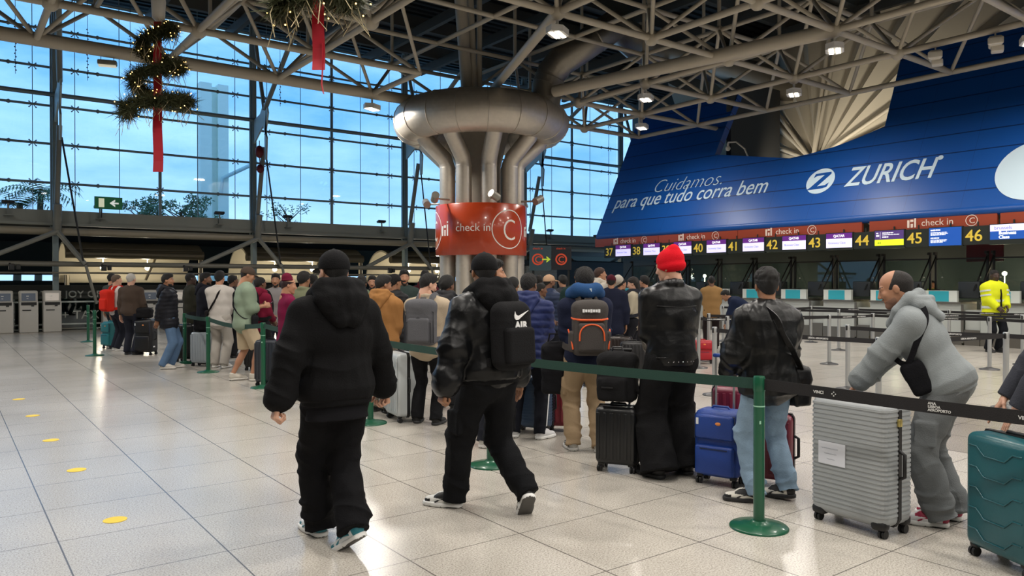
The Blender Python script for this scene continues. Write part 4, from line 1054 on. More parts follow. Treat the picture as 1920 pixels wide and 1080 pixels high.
def hand_shape(pose, lod):
    """right hand at the wrist, fingers along -z, palm facing -x, thumb on +y"""
    k_ = ('hand', pose, lod)
    if k_ in CACHE: return CACHE[k_]
    curl = {'relaxed': (.25, .35, .3), 'grip': (1.15, 1.35, .9), 'flat': (.06, .1, .08), 'point': (.4, .8, .5)}[pose]
    s = SDF(); s.cap((0, 0, .03), (0, 0, -.02), .027, .028, 0, flat=.75, side=(0, 1, 0)); s.box((0, .0, -.052), (.015, .042, .046), .014, .02)
    s.ell((-.008, .026, -.045), (.016, .018, .03), .012)
    for i, (y, L, r) in enumerate(((.031, .094, .0085), (.0105, .103, .0088), (-.0105, .096, .0083), (-.031, .076, .0074))):
        p = V3(0, y, -.094 + abs(i - 1.2) * .004); a = 0; seg = (L * .45, L * .32, L * .23); sp = (1.5 - i) * .05
        for j in range(3):
            a += curl[j] * (1 + .08 * (i - 1)); d = V3(-math.sin(a), sp * math.cos(a), -math.cos(a)); q = p + d * seg[j]; s.cap(p, q, r * (1 - .07 * j), r * (.93 - .07 * j), .004 if j else .010); p = q
    p = V3(-.004, .034, -.022); ta = .9 if pose == 'grip' else .35
    for L, d, r in ((.042, V3(-.35, .75, -.65), .0125), (.032, V3(-.25 - ta, .45 - ta * .5, -.75), .0105), (.026, V3(-.3 - ta, .15 - ta * .6, -.85), .0092)):
        q = p + nrm(d) * L; s.cap(p, q, r, r * .92, .010); p = q
    CACHE[k_] = s.mesh(lod); return CACHE[k_]
def shoe_shape(lod):
    if ('shoe', lod) in CACHE: return CACHE[('shoe', lod)]
    s = SDF(); s.cap((0, -.045, .055), (0, .06, .052), .041, .043, 0); s.cap((0, .06, .046), (0, .165, .036), .045, .036, .03, flat=.8, side=(1, 0, 0)); s.cap((0, -.035, .06), (0, -.042, .125), .043, .045, .02, fb=True); s.cap((0, .01, .085), (0, .08, .07), .03, .026, .02); s.cut((0, 0, .014), (0, 0, -1))
    t = SDF(); t.cap((0, -.045, .02), (0, .165, .02), .049, .046, 0, flat=.9, side=(1, 0, 0)); t.cap((0, .05, .02), (0, .11, .02), .052, .052, .02); t.cut((0, 0, .034), (0, 0, 1)); t.cut((0, 0, .001), (0, 0, -1))
    CACHE[('shoe', lod)] = (s.mesh(lod), t.mesh(lod)); return CACHE[('shoe', lod)]
def ik(a, c, l1, l2, pole):
    d = c - a; L = np.linalg.norm(d)
    if L > (l1 + l2) * .998: c = a + d * ((l1 + l2) * .998 / L); d = c - a; L = np.linalg.norm(d)
    u = d / L; x = (l1 * l1 - l2 * l2 + L * L) / (2 * L); hh = math.sqrt(max(l1 * l1 - x * x, 0)); p = pole - u * (pole @ u)
    return a + u * x + nrm(p) * hh, c

SKIN = {'tan': (176, 128, 100), 'brown': (112, 76, 56), 'dark': (62, 44, 36), 'fair': (204, 158, 134), 'olive': (156, 112, 84)}
M_eye = mat('eye_dark', (58, 46, 40), .25)
def fab(name, col, kind='cloth'):
    if kind == 'leather': return mat(name, col, .36, bump=('leather', 17, .13), spec=.30)
    if kind == 'puffer': return mat(name, col, .55, bump=('noise', 30, .10), spec=.22)
    if kind == 'denim': return mat(name, col, .85, bump=('noise', 90, .25), vary=.22)
    return mat(name, col, .88, bump=('noise', 120, .25), vary=.08)
NPER = 0
BACKS = {}
def person(label, px, ytop, d, face=0, lean=0, side=0, head=(0, 0), feet=None, hip=(0, 0), arms=('down', 'down'), hands=('relaxed', 'relaxed'), top=None, low=None, shoe=((40, 40, 42), (220, 220, 215)), hair=('short', (20, 17, 16)), hat=None, beard=None, skin='tan', H=None, bw=1.0, key=None, group=None, sit=0, extra=0.0):
    global NPER; NPER += 1; seed = NPER
    H = H or (EYE + (529 - ytop) * d / FPX + extra); s = H / 1.75
    g = at(px, 529, d); f = math.radians(face)
    dv = (FW[0] * math.cos(f) + RT[0] * math.sin(f), FW[1] * math.cos(f) + RT[1] * math.sin(f))
    rz = math.atan2(dv[1], dv[0]) - PI / 2
    vox = min(.024, max(.0072, d * .00135)); near = d < 9.2
    hl = .0058 if near else .011; hd = .0042 if near else .0075; sl = .0085 if near else .016
    feet = feet or [(-.11, .03, -.12, 0), (.11, -.03, .12, 0)]
    fc = (np.array(feet[0][:2]) + np.array(feet[1][:2])) / 2
    # skeleton
    ank = []; fm = []
    for fx, fy, fyaw, lift in feet:
        R = rotm('z', -fyaw) @ rotm('x', -lift); pivot = V3(0, .115, 0); base = V3(fx, fy, 0)
        A = lambda p, R=R, base=base, fyaw=fyaw, lift=lift: base + rotm('z', -fyaw) @ (rotm('x', -lift) @ (p - pivot) + pivot)
        fm.append(A); ank.append(A(V3(0, -.035, .09) * s))
    la, lb, li = math.radians(lean), math.radians(side), .93 * s
    pel = V3(fc[0] + hip[0], fc[1] + hip[1], .945 * s - sit)
    for i, x in ((0, -1), (1, 1)):
        hj = pel + V3(x * .092 * s, 0, -.03 * s); dist = np.linalg.norm((hj - ank[i])[:2]); mx_ = .862 * s
        pel[2] = min(pel[2], math.sqrt(max(mx_ ** 2 - dist ** 2, .01)) + ank[i][2] + .03 * s)
    Rt = rotm('y', lb) @ rotm('x', -la)
    S = lambda x, y, u: pel + Rt @ (V3(x * bw, y, u) * s)
    sx = Rt @ V3(1, 0, 0)
    neck = S(0, -.012, .555); hy, hp = math.radians(head[0]), math.radians(head[1])
    Rh = rotm('z', -hy) @ rotm('x', hp - la * .45) @ rotm('y', lb * .4)
    hc = neck + (rotm('x', -la * .7 + hp * .35) @ V3(0, .018, .134)) * s
    HT = lambda P: hc + (P * s) @ Rh.T
    hips = [pel + V3(-.092 * s * bw, 0, -.03 * s), pel + V3(.092 * s * bw, 0, -.03 * s)]
    knee = []
    for i in (0, 1):
        ky, av = ik(hips[i], ank[i], .445 * s, .425 * s, V3((-.12, .12)[i], 1, 0)); knee.append(ky); ank[i] = av
    sh = [S(-.188, -.005, .472), S(.188, -.005, .472)]; elb = []; wri = []
    for i, x in ((0, -1), (1, 1)):
        a = arms[i]
        if a == 'down': a = (x * .27, .03, .80)
        elif a == 'front': a = (x * .07, .30, 1.06)
        elif a == 'phone': a = (x * .08, .29, 1.16)
        elif a == 'belly': a = (x * .06, .24, .98)
        elif a == 'pocket': a = (x * .22, .10, .90)
        elif a == 'back': a = (x * .05, -.20, .88)
        t = V3(a[0], a[1], a[2]) * V3(s, s, s) + V3(fc[0], fc[1], 0)
        pole = V3(x * .55, -1, -.25) if len(a) < 4 else V3(*a[3])
        e, w = ik(sh[i], t, .295 * s, .262 * s, pole); elb.append(e); wri.append(w)
    sk = mat('skin_' + skin, SKIN[skin], .5, bump=('noise', 60, .06)); lip = mat('lip_' + skin, tuple(int(c * .78) if j else int(c * .92) for j, c in enumerate(SKIN[skin])), .45)
    hcol = hair[1] if hair else (40, 34, 30); hm = mat('hair_%d_%d_%d' % hcol, hcol, .62, bump=('hair', 210, .9), vary=.3)
    top = dict(top or {}); low = dict(low or {}); bulk = top.get('bulk', .015); slv = top.get('sleeve', 'long')
    # body: one skin surface, with head and hands joined to it
    b = SDF(); K = .03
    st = [(-.10, .145, .10), (.0, .142, .098), (.14, .128, .09), (.32, .148, .10), (.43, .138, .084), (.485, .075, .056)]
    for (u0, a0, c0), (u1, a1, c1) in zip(st, st[1:]): b.cap(S(0, 0, u0), S(0, 0, u1), a0 * s * bw, a1 * s * bw, K, flat=(c0 + c1) / (a0 + a1) / bw, side=sx, fa=u0 < -.05)
    b.cap(S(0, -.012, .48), neck + (hc - neck) * .45, .053 * s, .051 * s, .03)
    for i in (0, 1):
        b.cap(sh[i], elb[i], .047 * s, .039 * s, K); b.cap(elb[i], wri[i], .040 * s, .027 * s, .015)
        b.cap(hips[i], knee[i], .075 * s, .052 * s, K); b.cap(knee[i], ank[i], .053 * s, .036 * s, .02); b.cap(knee[i] + (ank[i] - knee[i]) * .12, knee[i] + (ank[i] - knee[i]) * .5, .046 * s, .050 * s, .03)
    bv, bq = b.mesh(max(vox, .012)); parts = [(bv, bq, 0)]
    hv, hq, hmi = head_shape(hl); parts.append((HT(hv), hq, hmi))
    for i, x in ((0, -1), (1, 1)):
        pv, pq = hand_shape(hands[i], hd); pv = pv.copy()
        zz = nrm(elb[i] - wri[i]); ht = top.get('thumb', [None, None])[i]
        tv = V3(*ht) if ht is not None else (V3(-x * .2, 1, .25) if zz[2] > .75 else V3(-x * .45, .1, 1))
        yy = nrm(tv - zz * (tv @ zz)); xx = np.cross(yy, zz)
        if i == 0: pv[:, 0] *= -1; pq = pq[:, ::-1]
        parts.append((wri[i] + (pv * s) @ np.stack([xx, yy, zz], 0), pq, 0))
    body = npmesh('person', parts, [sk, M_eye, lip, hm]); body.location = (g.x, g.y, 0); body.rotation_euler = (0, 0, rz)
    tag(body, label, 'person', group)
    # hair and hats
    hats = {'cap': 'cap', 'beanie': 'beanie', 'pillbox': 'hat'}
    if hair:
        pv, pq = hair_shape(hair[0], hl)
        if hat == 'beanie': pq = pq[pv[pq].mean(1)[:, 2] < .0]
        if hat == 'cap' or hat == 'pillbox': keep = pv[pq].mean(1)[:, 2] < .055; pq = pq[keep]
        npmesh('hair', [(HT(pv), pq, 0)], [hm], body)
    if hat:
        pv, pq = hair_shape(hat, hl); npmesh(hats[hat], [(HT(pv), pq, 0)], [fab('hat_%d_%d_%d' % top['hatc'], top['hatc'])], body)
    if beard: pv, pq = hair_shape('beard', hl); npmesh('beard', [(HT(pv), pq, 0)], [mat('beard_%d_%d_%d' % beard, beard, .8)], body)
    # upper garment
    kind = top.get('kind', 'cloth'); colr = top.get('col', (60, 60, 64)); tm = fab('%s_%d_%d_%d' % ((kind,) + colr), colr, kind)
    t = SDF(); hem = top.get('hem', -.14); e = bulk; flare = top.get('flare', 0)
    st = [(hem, .158 + flare, .116 + flare), (hem + .07, .162 + flare, .120 + flare), (.10, .153, .114), (.30, .168, .122), (.43, .160, .106), (.505, .095, .072)]
    if hem > .02: st = [(hem, .150, .112)] + st[3:]
    if top.get('rib'): st[0] = (hem + .05, .160 + flare, .118 + flare); st[1] = (hem + .10, .172 + flare, .126 + flare)
    for j, ((u0, a0, c0), (u1, a1, c1)) in enumerate(zip(st, st[1:])):
        ee = e if j < len(st) - 2 else e * .8
        t.cap(S(0, -.004, u0), S(0, -.004, u1), (a0 + ee) * s * bw, (a1 + (ee if j < len(st) - 2 else e * .5)) * s * bw, .05, flat=(c0 + c1 + 2 * ee) / (a0 + a1 + 2 * ee) / bw, side=sx, fa=(j == 0))
    for i, x in ((0, -1), (1, 1)):
        shl = sh[i] - Rt @ V3(x * .008, 0, .012 + e * .55); t.cap(S(x * .07, -.01, .497), shl, .048 * s + e * .25, .058 * s + e * .75, .06)
        if slv == 'half':
            t.cap(shl, sh[i] + (elb[i] - sh[i]) * .92, .062 * s + e * .8, .064 * s + e, .04, fb=True)
        elif slv != 'none':
            t.cap(shl, elb[i], .058 * s + e * .85, .054 * s + e, .04); we = wri[i] + (wri[i] - elb[i]) * .02
            sv = top.get('slv', 1.0)
            if sv >= 1: t.cap(elb[i], we, .054 * s + e, .040 * s + e * .55, .02, fb=True)
            else: t.cap(elb[i], elb[i] + (we - elb[i]) * sv, .054 * s + e, .048 * s + e, .02, fb=True)
            if top.get('cuff') and sv >= 1: t.cap(we + (elb[i] - we) * .25, we + (elb[i] - we) * .12, .050 * s + e, .046 * s + e, .03)
    hd_ = None
    if top.get('hood'):
        hs_ = top['hood']; tk = t; t = SDF(); hd_ = t
        for x in (-1, 1):
            t.cap(S(0, -.105 - e * .5, .59), S(x * .085, -.06 - e * .4, .588), .052 * hs_ * s, .052 * hs_ * s, .02); t.cap(S(x * .085, -.06 - e * .4, .588), S(x * .098, .035, .550), .052 * hs_ * s, .044 * hs_ * s, .02); t.cap(S(x * .098, .035, .540), S(x * .035, .105 + e * .5, .48), .044 * hs_ * s, .034 * s, .02)
            t.cap(S(x * .10, -.085 - e * .6, .53), S(x * .035, -.135 - e, .405), .050 * hs_ * s, .040 * hs_ * s, .03)
        t.ell(S(0, -.118 - e * .75, .495), V3(.120, .060, .085) * s * hs_, .02, R=Rt); t.cap(S(-.10, -.10 - e * .7, .565), S(0, -.150 - e * .8, .535), .022 * s * hs_, .026 * s * hs_, .02); t.cap(S(.10, -.10 - e * .7, .565), S(0, -.150 - e * .8, .535), .022 * s * hs_, .026 * s * hs_, .02)
        t.ell(S(0, .005, .635), V3(.082, .088, .095) * s, .01, R=Rt, sub=True); t = tk
    elif top.get('collar'):
        n = 10; ring = [S(.076 * math.sin(2 * PI * i / n), .070 * math.cos(2 * PI * i / n) - .012, .515 + .025 * (1 - math.cos(2 * PI * i / n)) * .9) for i in range(n)]; ch = top['collar']
        for i in range(n): t.cap(ring[i], ring[(i + 1) % n], .022 * s * ch, k=.012)
        t.ell(S(0, .0, .60), V3(.062, .062, .075) * s, .01, R=Rt, sub=True)
    tv, tq = t.mesh(vox)
    if kind == 'puffer':
        u = (tv - pel) @ (Rt @ V3(0, 0, 1)); N = vnorm(tv, tq); tv = tv + N * (np.abs(np.sin(u * PI / .075)) * .010 - .006)[:, None]; tv = wrinkle(tv, tq, .004, 34, seed)
    else: tv = wrinkle(tv, tq, top.get('wr', .007 if kind == 'leather' else .005), 17 if kind == 'leather' else 13, seed, .6)
    if slv != 'none' and near:
        for i in (0, 1):
            tv = folds(tv, tq, sh[i], elb[i], .62, 1.08, 15, .009 * top.get('fold', 1), seed + i, .13); tv = folds(tv, tq, elb[i], wri[i], -.08, .42, 15, .009 * top.get('fold', 1), seed + i + 9, .13)
            if top.get('cuff'): tv = folds(tv, tq, elb[i], wri[i], .55, .95, 17, .008, seed + i + 5, .12)
        tv = folds(tv, tq, S(0, 0, .0), S(0, 0, .55), .0, .45, 11, .008, seed + 3, .26)
    if top.get('rib'):
        q = SDF(); q.cap(S(0, -.004, hem), S(0, -.004, hem + .062), (.157 + flare * .6 + e) * s * bw, (.163 + flare * .8 + e) * s * bw, 0, flat=(.116 + flare * .6 + e) / (.158 + flare * .6 + e) / bw, side=sx, fa=True, fb=True); qv, qq = q.mesh(vox); rc = top.get('hoodc', colr); npmesh('hem_band', [(qv, qq, 0)], [fab('cloth_%d_%d_%d' % rc, rc) if kind == 'leather' else tm], body)
    gm = npmesh(top.get('name', 'jacket'), [(tv, tq, 0)], [tm], body)
    if top.get('under'):       # the lower edge of a longer shirt
        q = SDF(); q.cap(S(0, 0, hem - .09), S(0, 0, hem + .1), (.156 + e * .6) * s * bw, (.15 + e * .4) * s * bw, 0, flat=.76 / bw, side=sx, fa=True); qv, qq = q.mesh(vox); npmesh('undershirt', [(wrinkle(qv, qq, .003, 16, seed), qq, 0)], [fab('cloth_%d_%d_%d' % top['under'], top['under'])], body)
    if hd_:
        qv, qq = hd_.mesh(vox); qv = wrinkle(qv, qq, .006, 22, seed + 31); hc_ = top.get('hoodc', colr); npmesh('hood', [(qv, qq, 0)], [fab('cloth_%d_%d_%d' % hc_, hc_) if kind == 'leather' else tm], body)
    # trousers or shorts
    lk = low.get('kind', 'cloth'); lc = low.get('col', (30, 30, 34)); lm = fab('%s_%d_%d_%d' % ((lk,) + lc), lc, lk); w = SDF(); lb_ = low.get('bulk', .012); fl = low.get('flare', .012)
    w.cap(S(0, 0, .13), S(0, 0, -.03), (.148 + lb_ * .5) * s * bw, (.158 + lb_ * .7) * s * bw, .03, flat=.74 / bw, side=sx, fa=True); w.cap(pel + V3(-.07, 0, -.06) * s, pel + V3(.07, 0, -.06) * s, .108 * s + lb_ * .8, k=.05)
    for i in (0, 1):
        if low.get('shorts'):
            w.cap(hips[i], knee[i] + (hips[i] - knee[i]) * .02, .094 * s + lb_, .088 * s + lb_, .05, fb=True)
        else:
            w.cap(hips[i] + V3(0, -.004, 0), knee[i], .090 * s + lb_, .066 * s + lb_ + fl * .4, .05)
            ae = ank[i] + (knee[i] - ank[i]) * .02 - nrm(knee[i] - ank[i]) * (.045 * s)
            w.cap(knee[i], ae, .066 * s + lb_ + fl * .4, .050 * s + lb_ * .7 + fl, .025, fb=True)
            if low.get('stack'):
                for q in (.14, .22, .3): c_ = ank[i] + (knee[i] - ank[i]) * q; w.ell(c_ + V3(.01 * (-1) ** int(q * 100), .012, 0), V3(.062 + fl, .066 + fl, .022) * s, .03)
            if low.get('cargo'):
                sd = nrm(np.cross(knee[i] - hips[i], V3(0, 1, 0))) * (-1 if i == 0 else 1); sd = sd if sd[0] * (-1, 1)[i] > 0 else -sd; c_ = hips[i] + (knee[i] - hips[i]) * .72 + sd * (.068 * s + lb_); w.box(c_, (.022, .07, .085), .016, .012)
    wv, wq = w.mesh(vox); wv = wrinkle(wv, wq, low.get('wr', .006), 15, seed + 50, .7)
    if near and not low.get('shorts'):
        for i in (0, 1):
            wv = folds(wv, wq, hips[i], knee[i], .60, 1.1, 13, .009, seed + i, .17); wv = folds(wv, wq, knee[i], ank[i], -.1, .35, 13, .009, seed + i + 4, .17); wv = folds(wv, wq, knee[i], ank[i], .55 if low.get('stack') else .8, 1.2, 15, .013 if low.get('stack') else .006, seed + i + 7, .17)
            wv = folds(wv, wq, hips[i], knee[i], -.2, .35, 12, .007, seed + i + 12, .17)
    npmesh('shorts' if low.get('shorts') else 'trousers', [(wv, wq, 0)], [lm], body)
    if low.get('stripe'):
        for i, x in ((0, -1), (1, 1)):
            mb = MB()
            for o in (-.017, 0, .017):
                pts = []
                for P, Qq, n in ((hips[i], knee[i], 7), (knee[i], ank[i], 8)):
                    for j in range(n): tq_ = j / n; pts.append(P + (Qq - P) * tq_ + V3(x * ((.088 - .02 * tq_ if P is hips[i] else .072 - .012 * tq_) * s + lb_), o, 0))
                mb.path([Vector(p) for p in pts], .004, 5)
            mb.build('side_stripe', mat('stripe_white', (226, 228, 230), .7), body)
    # shoes
    (uv, uq), (ov, oq) = shoe_shape(sl); um = mat('shoe_%d_%d_%d' % shoe[0], shoe[0], .55); om = mat('sole_%d_%d_%d' % shoe[1], shoe[1], .6)
    for i in (0, 1):
        tf = lambda P, i=i: np.array([fm[i](p * s) for p in P])
        if len(feet[i]) > 3 or True:
            R = rotm('z', -feet[i][2]) @ rotm('x', -feet[i][3]); pv_ = V3(0, .115, 0); base = V3(feet[i][0], feet[i][1], 0); rz_ = rotm('z', -feet[i][2])
            TF = lambda P: base + ((P * s - pv_) @ rotm('x', -feet[i][3]).T + pv_) @ rz_.T
            cc = uv[uq].mean(1); pm_ = np.zeros(len(uq), int)
            if len(shoe) > 2: pm_[(cc[:, 1] < -.05) & (cc[:, 2] < .10) | (np.abs(cc[:, 0]) > .018) & (cc[:, 1] > .005) & (cc[:, 1] < .115) & (cc[:, 2] > .062) | (cc[:, 1] > .145) & (cc[:, 2] < .052) | (cc[:, 2] > .105)] = 1
            so = npmesh('shoe', [(TF(uv), uq, pm_)], [um, mat('shoe_%d_%d_%d' % shoe[2], shoe[2], .5) if len(shoe) > 2 else um], body); npmesh('sole', [(TF(ov), oq, (ov[oq].mean(1)[:, 2] < .006).astype(int))], [om, mat('outsole_grey', (82, 80, 78), .7)], so)
            if len(shoe) > 2 and near:
                mb = MB(); a = TF(np.array([[.044, -.02, .05], [.047, .03, .062], [.046, .07, .05], [.049, .10, .035]])); mb.path([Vector(p) for p in a], .006, 5); a = TF(np.array([[-.044, -.02, .05], [-.047, .03, .062], [-.046, .07, .05], [-.049, .10, .035]])); mb.path([Vector(p) for p in a], .006, 5)
                for yq in (.04, .06, .08, .10): a = TF(np.array([[-.022, yq, .094 - (yq - .04) * .4], [.022, yq, .094 - (yq - .04) * .4]])); mb.path([Vector(p) for p in a], .004, 5)
                mb.build('shoe_trim', mat('trim_%d_%d_%d' % shoe[2], shoe[2], .5), so)
    M = Matrix.Translation((g.x, g.y, 0)) @ Matrix.Rotation(rz, 4, 'Z')
    info = dict(obj=body, M=M, S=S, Rt=Rt, s=s, pel=pel, wri=wri, elb=elb, e=e, hc=hc, Rh=Rh, bw=bw, sh=sh, knee=knee, near=near, vox=vox, hips=hips, neck=neck, sx=sx, d=d, gm=gm, HT=HT)
    if key: BACKS[key] = info
    return info
# ------------------------------------------------------------------ the people
BK = (13, 13, 15)
SHB = ((24, 24, 26), (40, 40, 42)); SHW = ((206, 204, 198), (226, 224, 220)); SHG = ((110, 110, 112), (214, 212, 208))
HB = lambda st='short': (st, (18, 15, 14))
def cl(kind, col, **k): return dict(kind=kind, col=col, **k)
WALK = 'men walking past the queue'
A = person('man in black hoodie and black cap striding past the queue, nearest of all the people', 620, 475, 4.68, -36, 3, head=(-4, -3), H=1.80, key='A', bw=1.06,
    feet=[(.005, .24, -.10, .0), (.075, -.22, -.35, .55)], arms=((-.40, -.06, .80), (.40, .12, .77)), hands=('grip', 'grip'), hair=HB('buzz'), hat='cap', skin='fair',
    top=cl('cloth', BK, bulk=.045, hem=-.10, rib=True, hood=1.28, hatc=(20, 20, 22), cuff=True, under=(20, 20, 24), name='hoodie', wr=.008), low=cl('cloth', (13, 13, 16), bulk=.018, flare=.034, stack=True, wr=.008),
    shoe=((214, 218, 220), (232, 232, 230), (40, 120, 134)), group=WALK)
Bp = person('man in black bomber jacket with a black backpack striding past the queue', 915, 483, 5.33, -42, 4, head=(26, -3), H=1.81, key='B', bw=1.05,
    feet=[(-.10, .30, -.55, .0), (.12, -.30, .45, .88)], arms=((-.37, .02, .84), (.36, .10, .86)), hands=('grip', 'relaxed'), hair=HB('buzz'), hat='cap', skin='olive',
    top=cl('leather', (13, 14, 16), bulk=.055, hem=-.06, rib=True, hood=1.18, hoodc=(14, 14, 16), hatc=(18, 18, 20), cuff=True, wr=.011), low=cl('cloth', (14, 15, 18), bulk=.026, flare=.018, cargo=True, stack=True, wr=.010),
    shoe=((226, 226, 222), (232, 232, 230), (20, 20, 22)), group=WALK)
C = person('tall man in red beanie, black leather jacket and wide black jeans, looking down', 1262, 478, 6.35, -16, 2, head=(-36, -8), H=1.87, key='C', feet=[(-.16, .0, -.35, 0), (.15, .05, .25, 0)],
    arms=('belly', 'belly'), hands=('grip', 'grip'), hair=HB(), hat='beanie', skin='fair', top=cl('leather', (15, 16, 18), bulk=.032, hem=-.07, collar=1.7, hatc=(206, 18, 34), under=(14, 14, 15)), low=cl('denim', (16, 16, 18), bulk=.028, flare=.085, wr=.009), shoe=SHB)
D = person('young man in glossy black leather jacket and light blue jeans with a shoulder bag', 1448, 510, 5.6, -14, 2, head=(16, 2), H=1.70, key='D', feet=[(-.15, .04, -1.05, 0), (.13, .03, -.5, .12)],
    arms=((-.22, .22, .96), (.20, .18, .86)), hands=('grip', 'relaxed'), hair=HB('curly'), skin='olive', top=cl('leather', (14, 15, 16), bulk=.055, hem=-.11, collar=1.3, wr=.012, flare=.01), low=cl('denim', (132, 156, 178), bulk=.012, flare=.014, stack=True), shoe=((222, 218, 208), (28, 28, 30), (24, 24, 26)))
E_ = person('balding man in grey hoodie and grey sweatpants leaning on the silver suitcase', 1762, 535, 5.12, -58, 27, head=(-6, -8), H=1.76, key='E', feet=[(-.10, .02, -.1, 0), (.12, -.05, .15, 0)], hip=(0, -.02),
    arms=((-.10, .50, .915, (-1, -.6, .1)), (.14, .50, .915)), hands=('flat', 'flat'), hair=('ring', (34, 28, 26)), beard=(142, 106, 88), skin='tan',
    top=cl('cloth', (138, 144, 146), bulk=.030, hem=-.09, flare=.022, rib=True, hood=.82, cuff=True, name='hoodie', wr=.006, thumb=((1, .2, 0), (-1, .2, 0))), low=cl('cloth', (112, 116, 118), bulk=.026, flare=.03, cargo=True, stack=True, wr=.009), shoe=((222, 222, 224), (228, 228, 226), (150, 24, 60)))
Fp = person('man in navy jacket and khaki cargo trousers with blue neck pillow', 1098, 520, 7.3, -4, 2, head=(10, -16), H=1.74, key='F', feet=[(-.12, .06, -.15, 0), (.12, -.03, .1, 0)], arms=('belly', 'front'), hair=HB('mop'), skin='olive',
    top=cl('cloth', (26, 32, 54), bulk=.032, hem=-.10, collar=1.2), low=cl('cloth', (158, 136, 108), bulk=.018, flare=.012, cargo=True, stack=True, wr=.009), shoe=((50, 50, 54), (206, 204, 200), (200, 200, 196)))
Gp = person('man in navy puffer jacket and black track trousers with white side stripes', 986, 523, 7.9, 12, 4, head=(14, -6), H=1.70, key='G', feet=[(-.13, .05, -.2, 0), (.17, .0, .55, 0)], arms=('belly', 'front'), hair=HB(), skin='brown',
    top=cl('puffer', (34, 44, 88), bulk=.036, hem=-.12, hood=.7), low=cl('cloth', (20, 22, 30), bulk=.008, flare=.006, stripe=True), shoe=((214, 214, 216), (230, 230, 228)))
Hh = person('tall person in white hoodie hidden behind the black backpack walker', 925, 489, 7.4, 30, 0, head=(60, 0), H=1.82, arms=('down', 'front'), hair=HB('fade'), beard=(24, 20, 19), skin='tan', top=cl('cloth', (222, 222, 226), bulk=.02, hood=.9), low=cl('cloth', (32, 34, 42)), shoe=SHW)
I_ = person('man in beige tee and black trousers with big grey backpack, head turned right', 800, 527, 8.7, 10, 2, head=(46, -16), H=1.70, key='I', bw=1.06, feet=[(-.12, .05, -.1, 0), (.13, -.03, .2, 0)], arms=('belly', (.20, .30, .98)), hair=HB('fade'), beard=(30, 24, 22), skin='fair', top=cl('cloth', (176, 160, 138), bulk=.030, sleeve='half', hem=-.13, collar=1.1, name='shirt'), low=cl('cloth', (20, 20, 23), bulk=.014), shoe=SHB)
J_ = person('person in black puffer jacket standing beside the beige tee man', 838, 520, 9.7, 14, 0, head=(20, 0), arms=('belly', 'belly'), hair=HB('mop'), skin='brown', top=cl('puffer', (28, 28, 32), bulk=.045, hood=.9, hem=-.14), low=cl('cloth', (24, 24, 26)), shoe=SHB)
K_ = person('man in tan hooded work jacket and grey cargo trousers', 716, 518, 9.5, 22, 3, head=(34, -6), bw=1.05, arms=('belly', 'belly'), hair=HB('fade'), skin='olive', top=cl('cloth', (150, 106, 62), bulk=.045, hood=.95, hem=-.12, rib=True, wr=.010), low=cl('cloth', (112, 104, 92), bulk=.018), shoe=SHB)
L_ = person('woman attendant in burgundy uniform and burgundy hat', 540, 520, 10.5, 58, 0, head=(14, -8), bw=.90, arms=('belly', 'belly'), hair=('bun', (48, 20, 24)), hat='pillbox', skin='tan', top=cl('cloth', (110, 20, 58), bulk=.010, hem=-.16, collar=.9, flare=.012, hatc=(98, 18, 46)), low=cl('cloth', (46, 44, 50), bulk=.004), shoe=SHB)
M_ = person('man in sage sweatshirt, beige shorts and brown cap using a phone', 456, 502, 12.5, 62, 3, head=(4, -16), key='M', bw=1.12, feet=[(-.12, -.12, -.1, 0), (.13, .16, .2, 0)], arms=('phone', 'phone'), hands=('grip', 'grip'), hair=HB('buzz'), hat='cap', skin='tan', top=cl('cloth', (134, 150, 130), bulk=.040, hem=-.13, slv=.4, hatc=(74, 62, 54), name='sweatshirt'), low=cl('cloth', (192, 174, 146), shorts=True, bulk=.024), shoe=((196, 190, 178), (206, 202, 194)))
N_ = person('man in pale grey suit with a dark strap across his back', 412, 510, 14.4, 4, 0, key='N', arms=('belly', 'belly'), hair=HB('fade'), skin='tan', bw=1.05, top=cl('cloth', (196, 190, 184), bulk=.024, hem=-.17, collar=.9), low=cl('cloth', (170, 164, 156), bulk=.016, flare=.02), shoe=SHW)
O_ = person('bearded man in black jacket looking right over the queue', 386, 513, 15.2, 78, 0, arms=('belly', 'belly'), hair=HB('fade'), beard=(24, 20, 18), skin='brown', top=cl('cloth', (26, 27, 36), bulk=.045, hem=-.14, hood=.7), low=cl('cloth', (26, 26, 30)), shoe=SHB)
P_ = person('dark skinned man in olive black coat left of the bearded man', 358, 513, 16.2, 55, 0, arms=('down', 'belly'), hair=HB('buzz'), skin='dark', top=cl('cloth', (44, 44, 36), bulk=.03, hem=-.22), low=cl('cloth', (28, 28, 30)), shoe=SHB)
Q_ = person('man in black puffer jacket and blue jeans, hands behind his back', 316, 515, 14.3, 70, -2, head=(14, 0), key='Q', feet=[(-.10, .08, -.1, 0), (.11, -.06, .2, 0)], arms=('back', 'back'), hair=HB('fade'), beard=(26, 22, 20), skin='olive', top=cl('puffer', (26, 27, 34), bulk=.04, hem=-.17, hood=.8), low=cl('denim', (90, 116, 148), bulk=.014), shoe=((196, 190, 180), (214, 210, 204)))
R_ = person('white haired man in brown sweater and dark trousers', 246, 514, 17.0, 6, 0, bw=1.12, key='R', arms=('down', (.30, .06, .78)), hair=('short', (206, 202, 196)), skin='fair', top=cl('cloth', (74, 62, 54), bulk=.02, hem=-.10, rib=True, collar=.7, name='sweater'), low=cl('cloth', (36, 38, 48)), shoe=SHB)
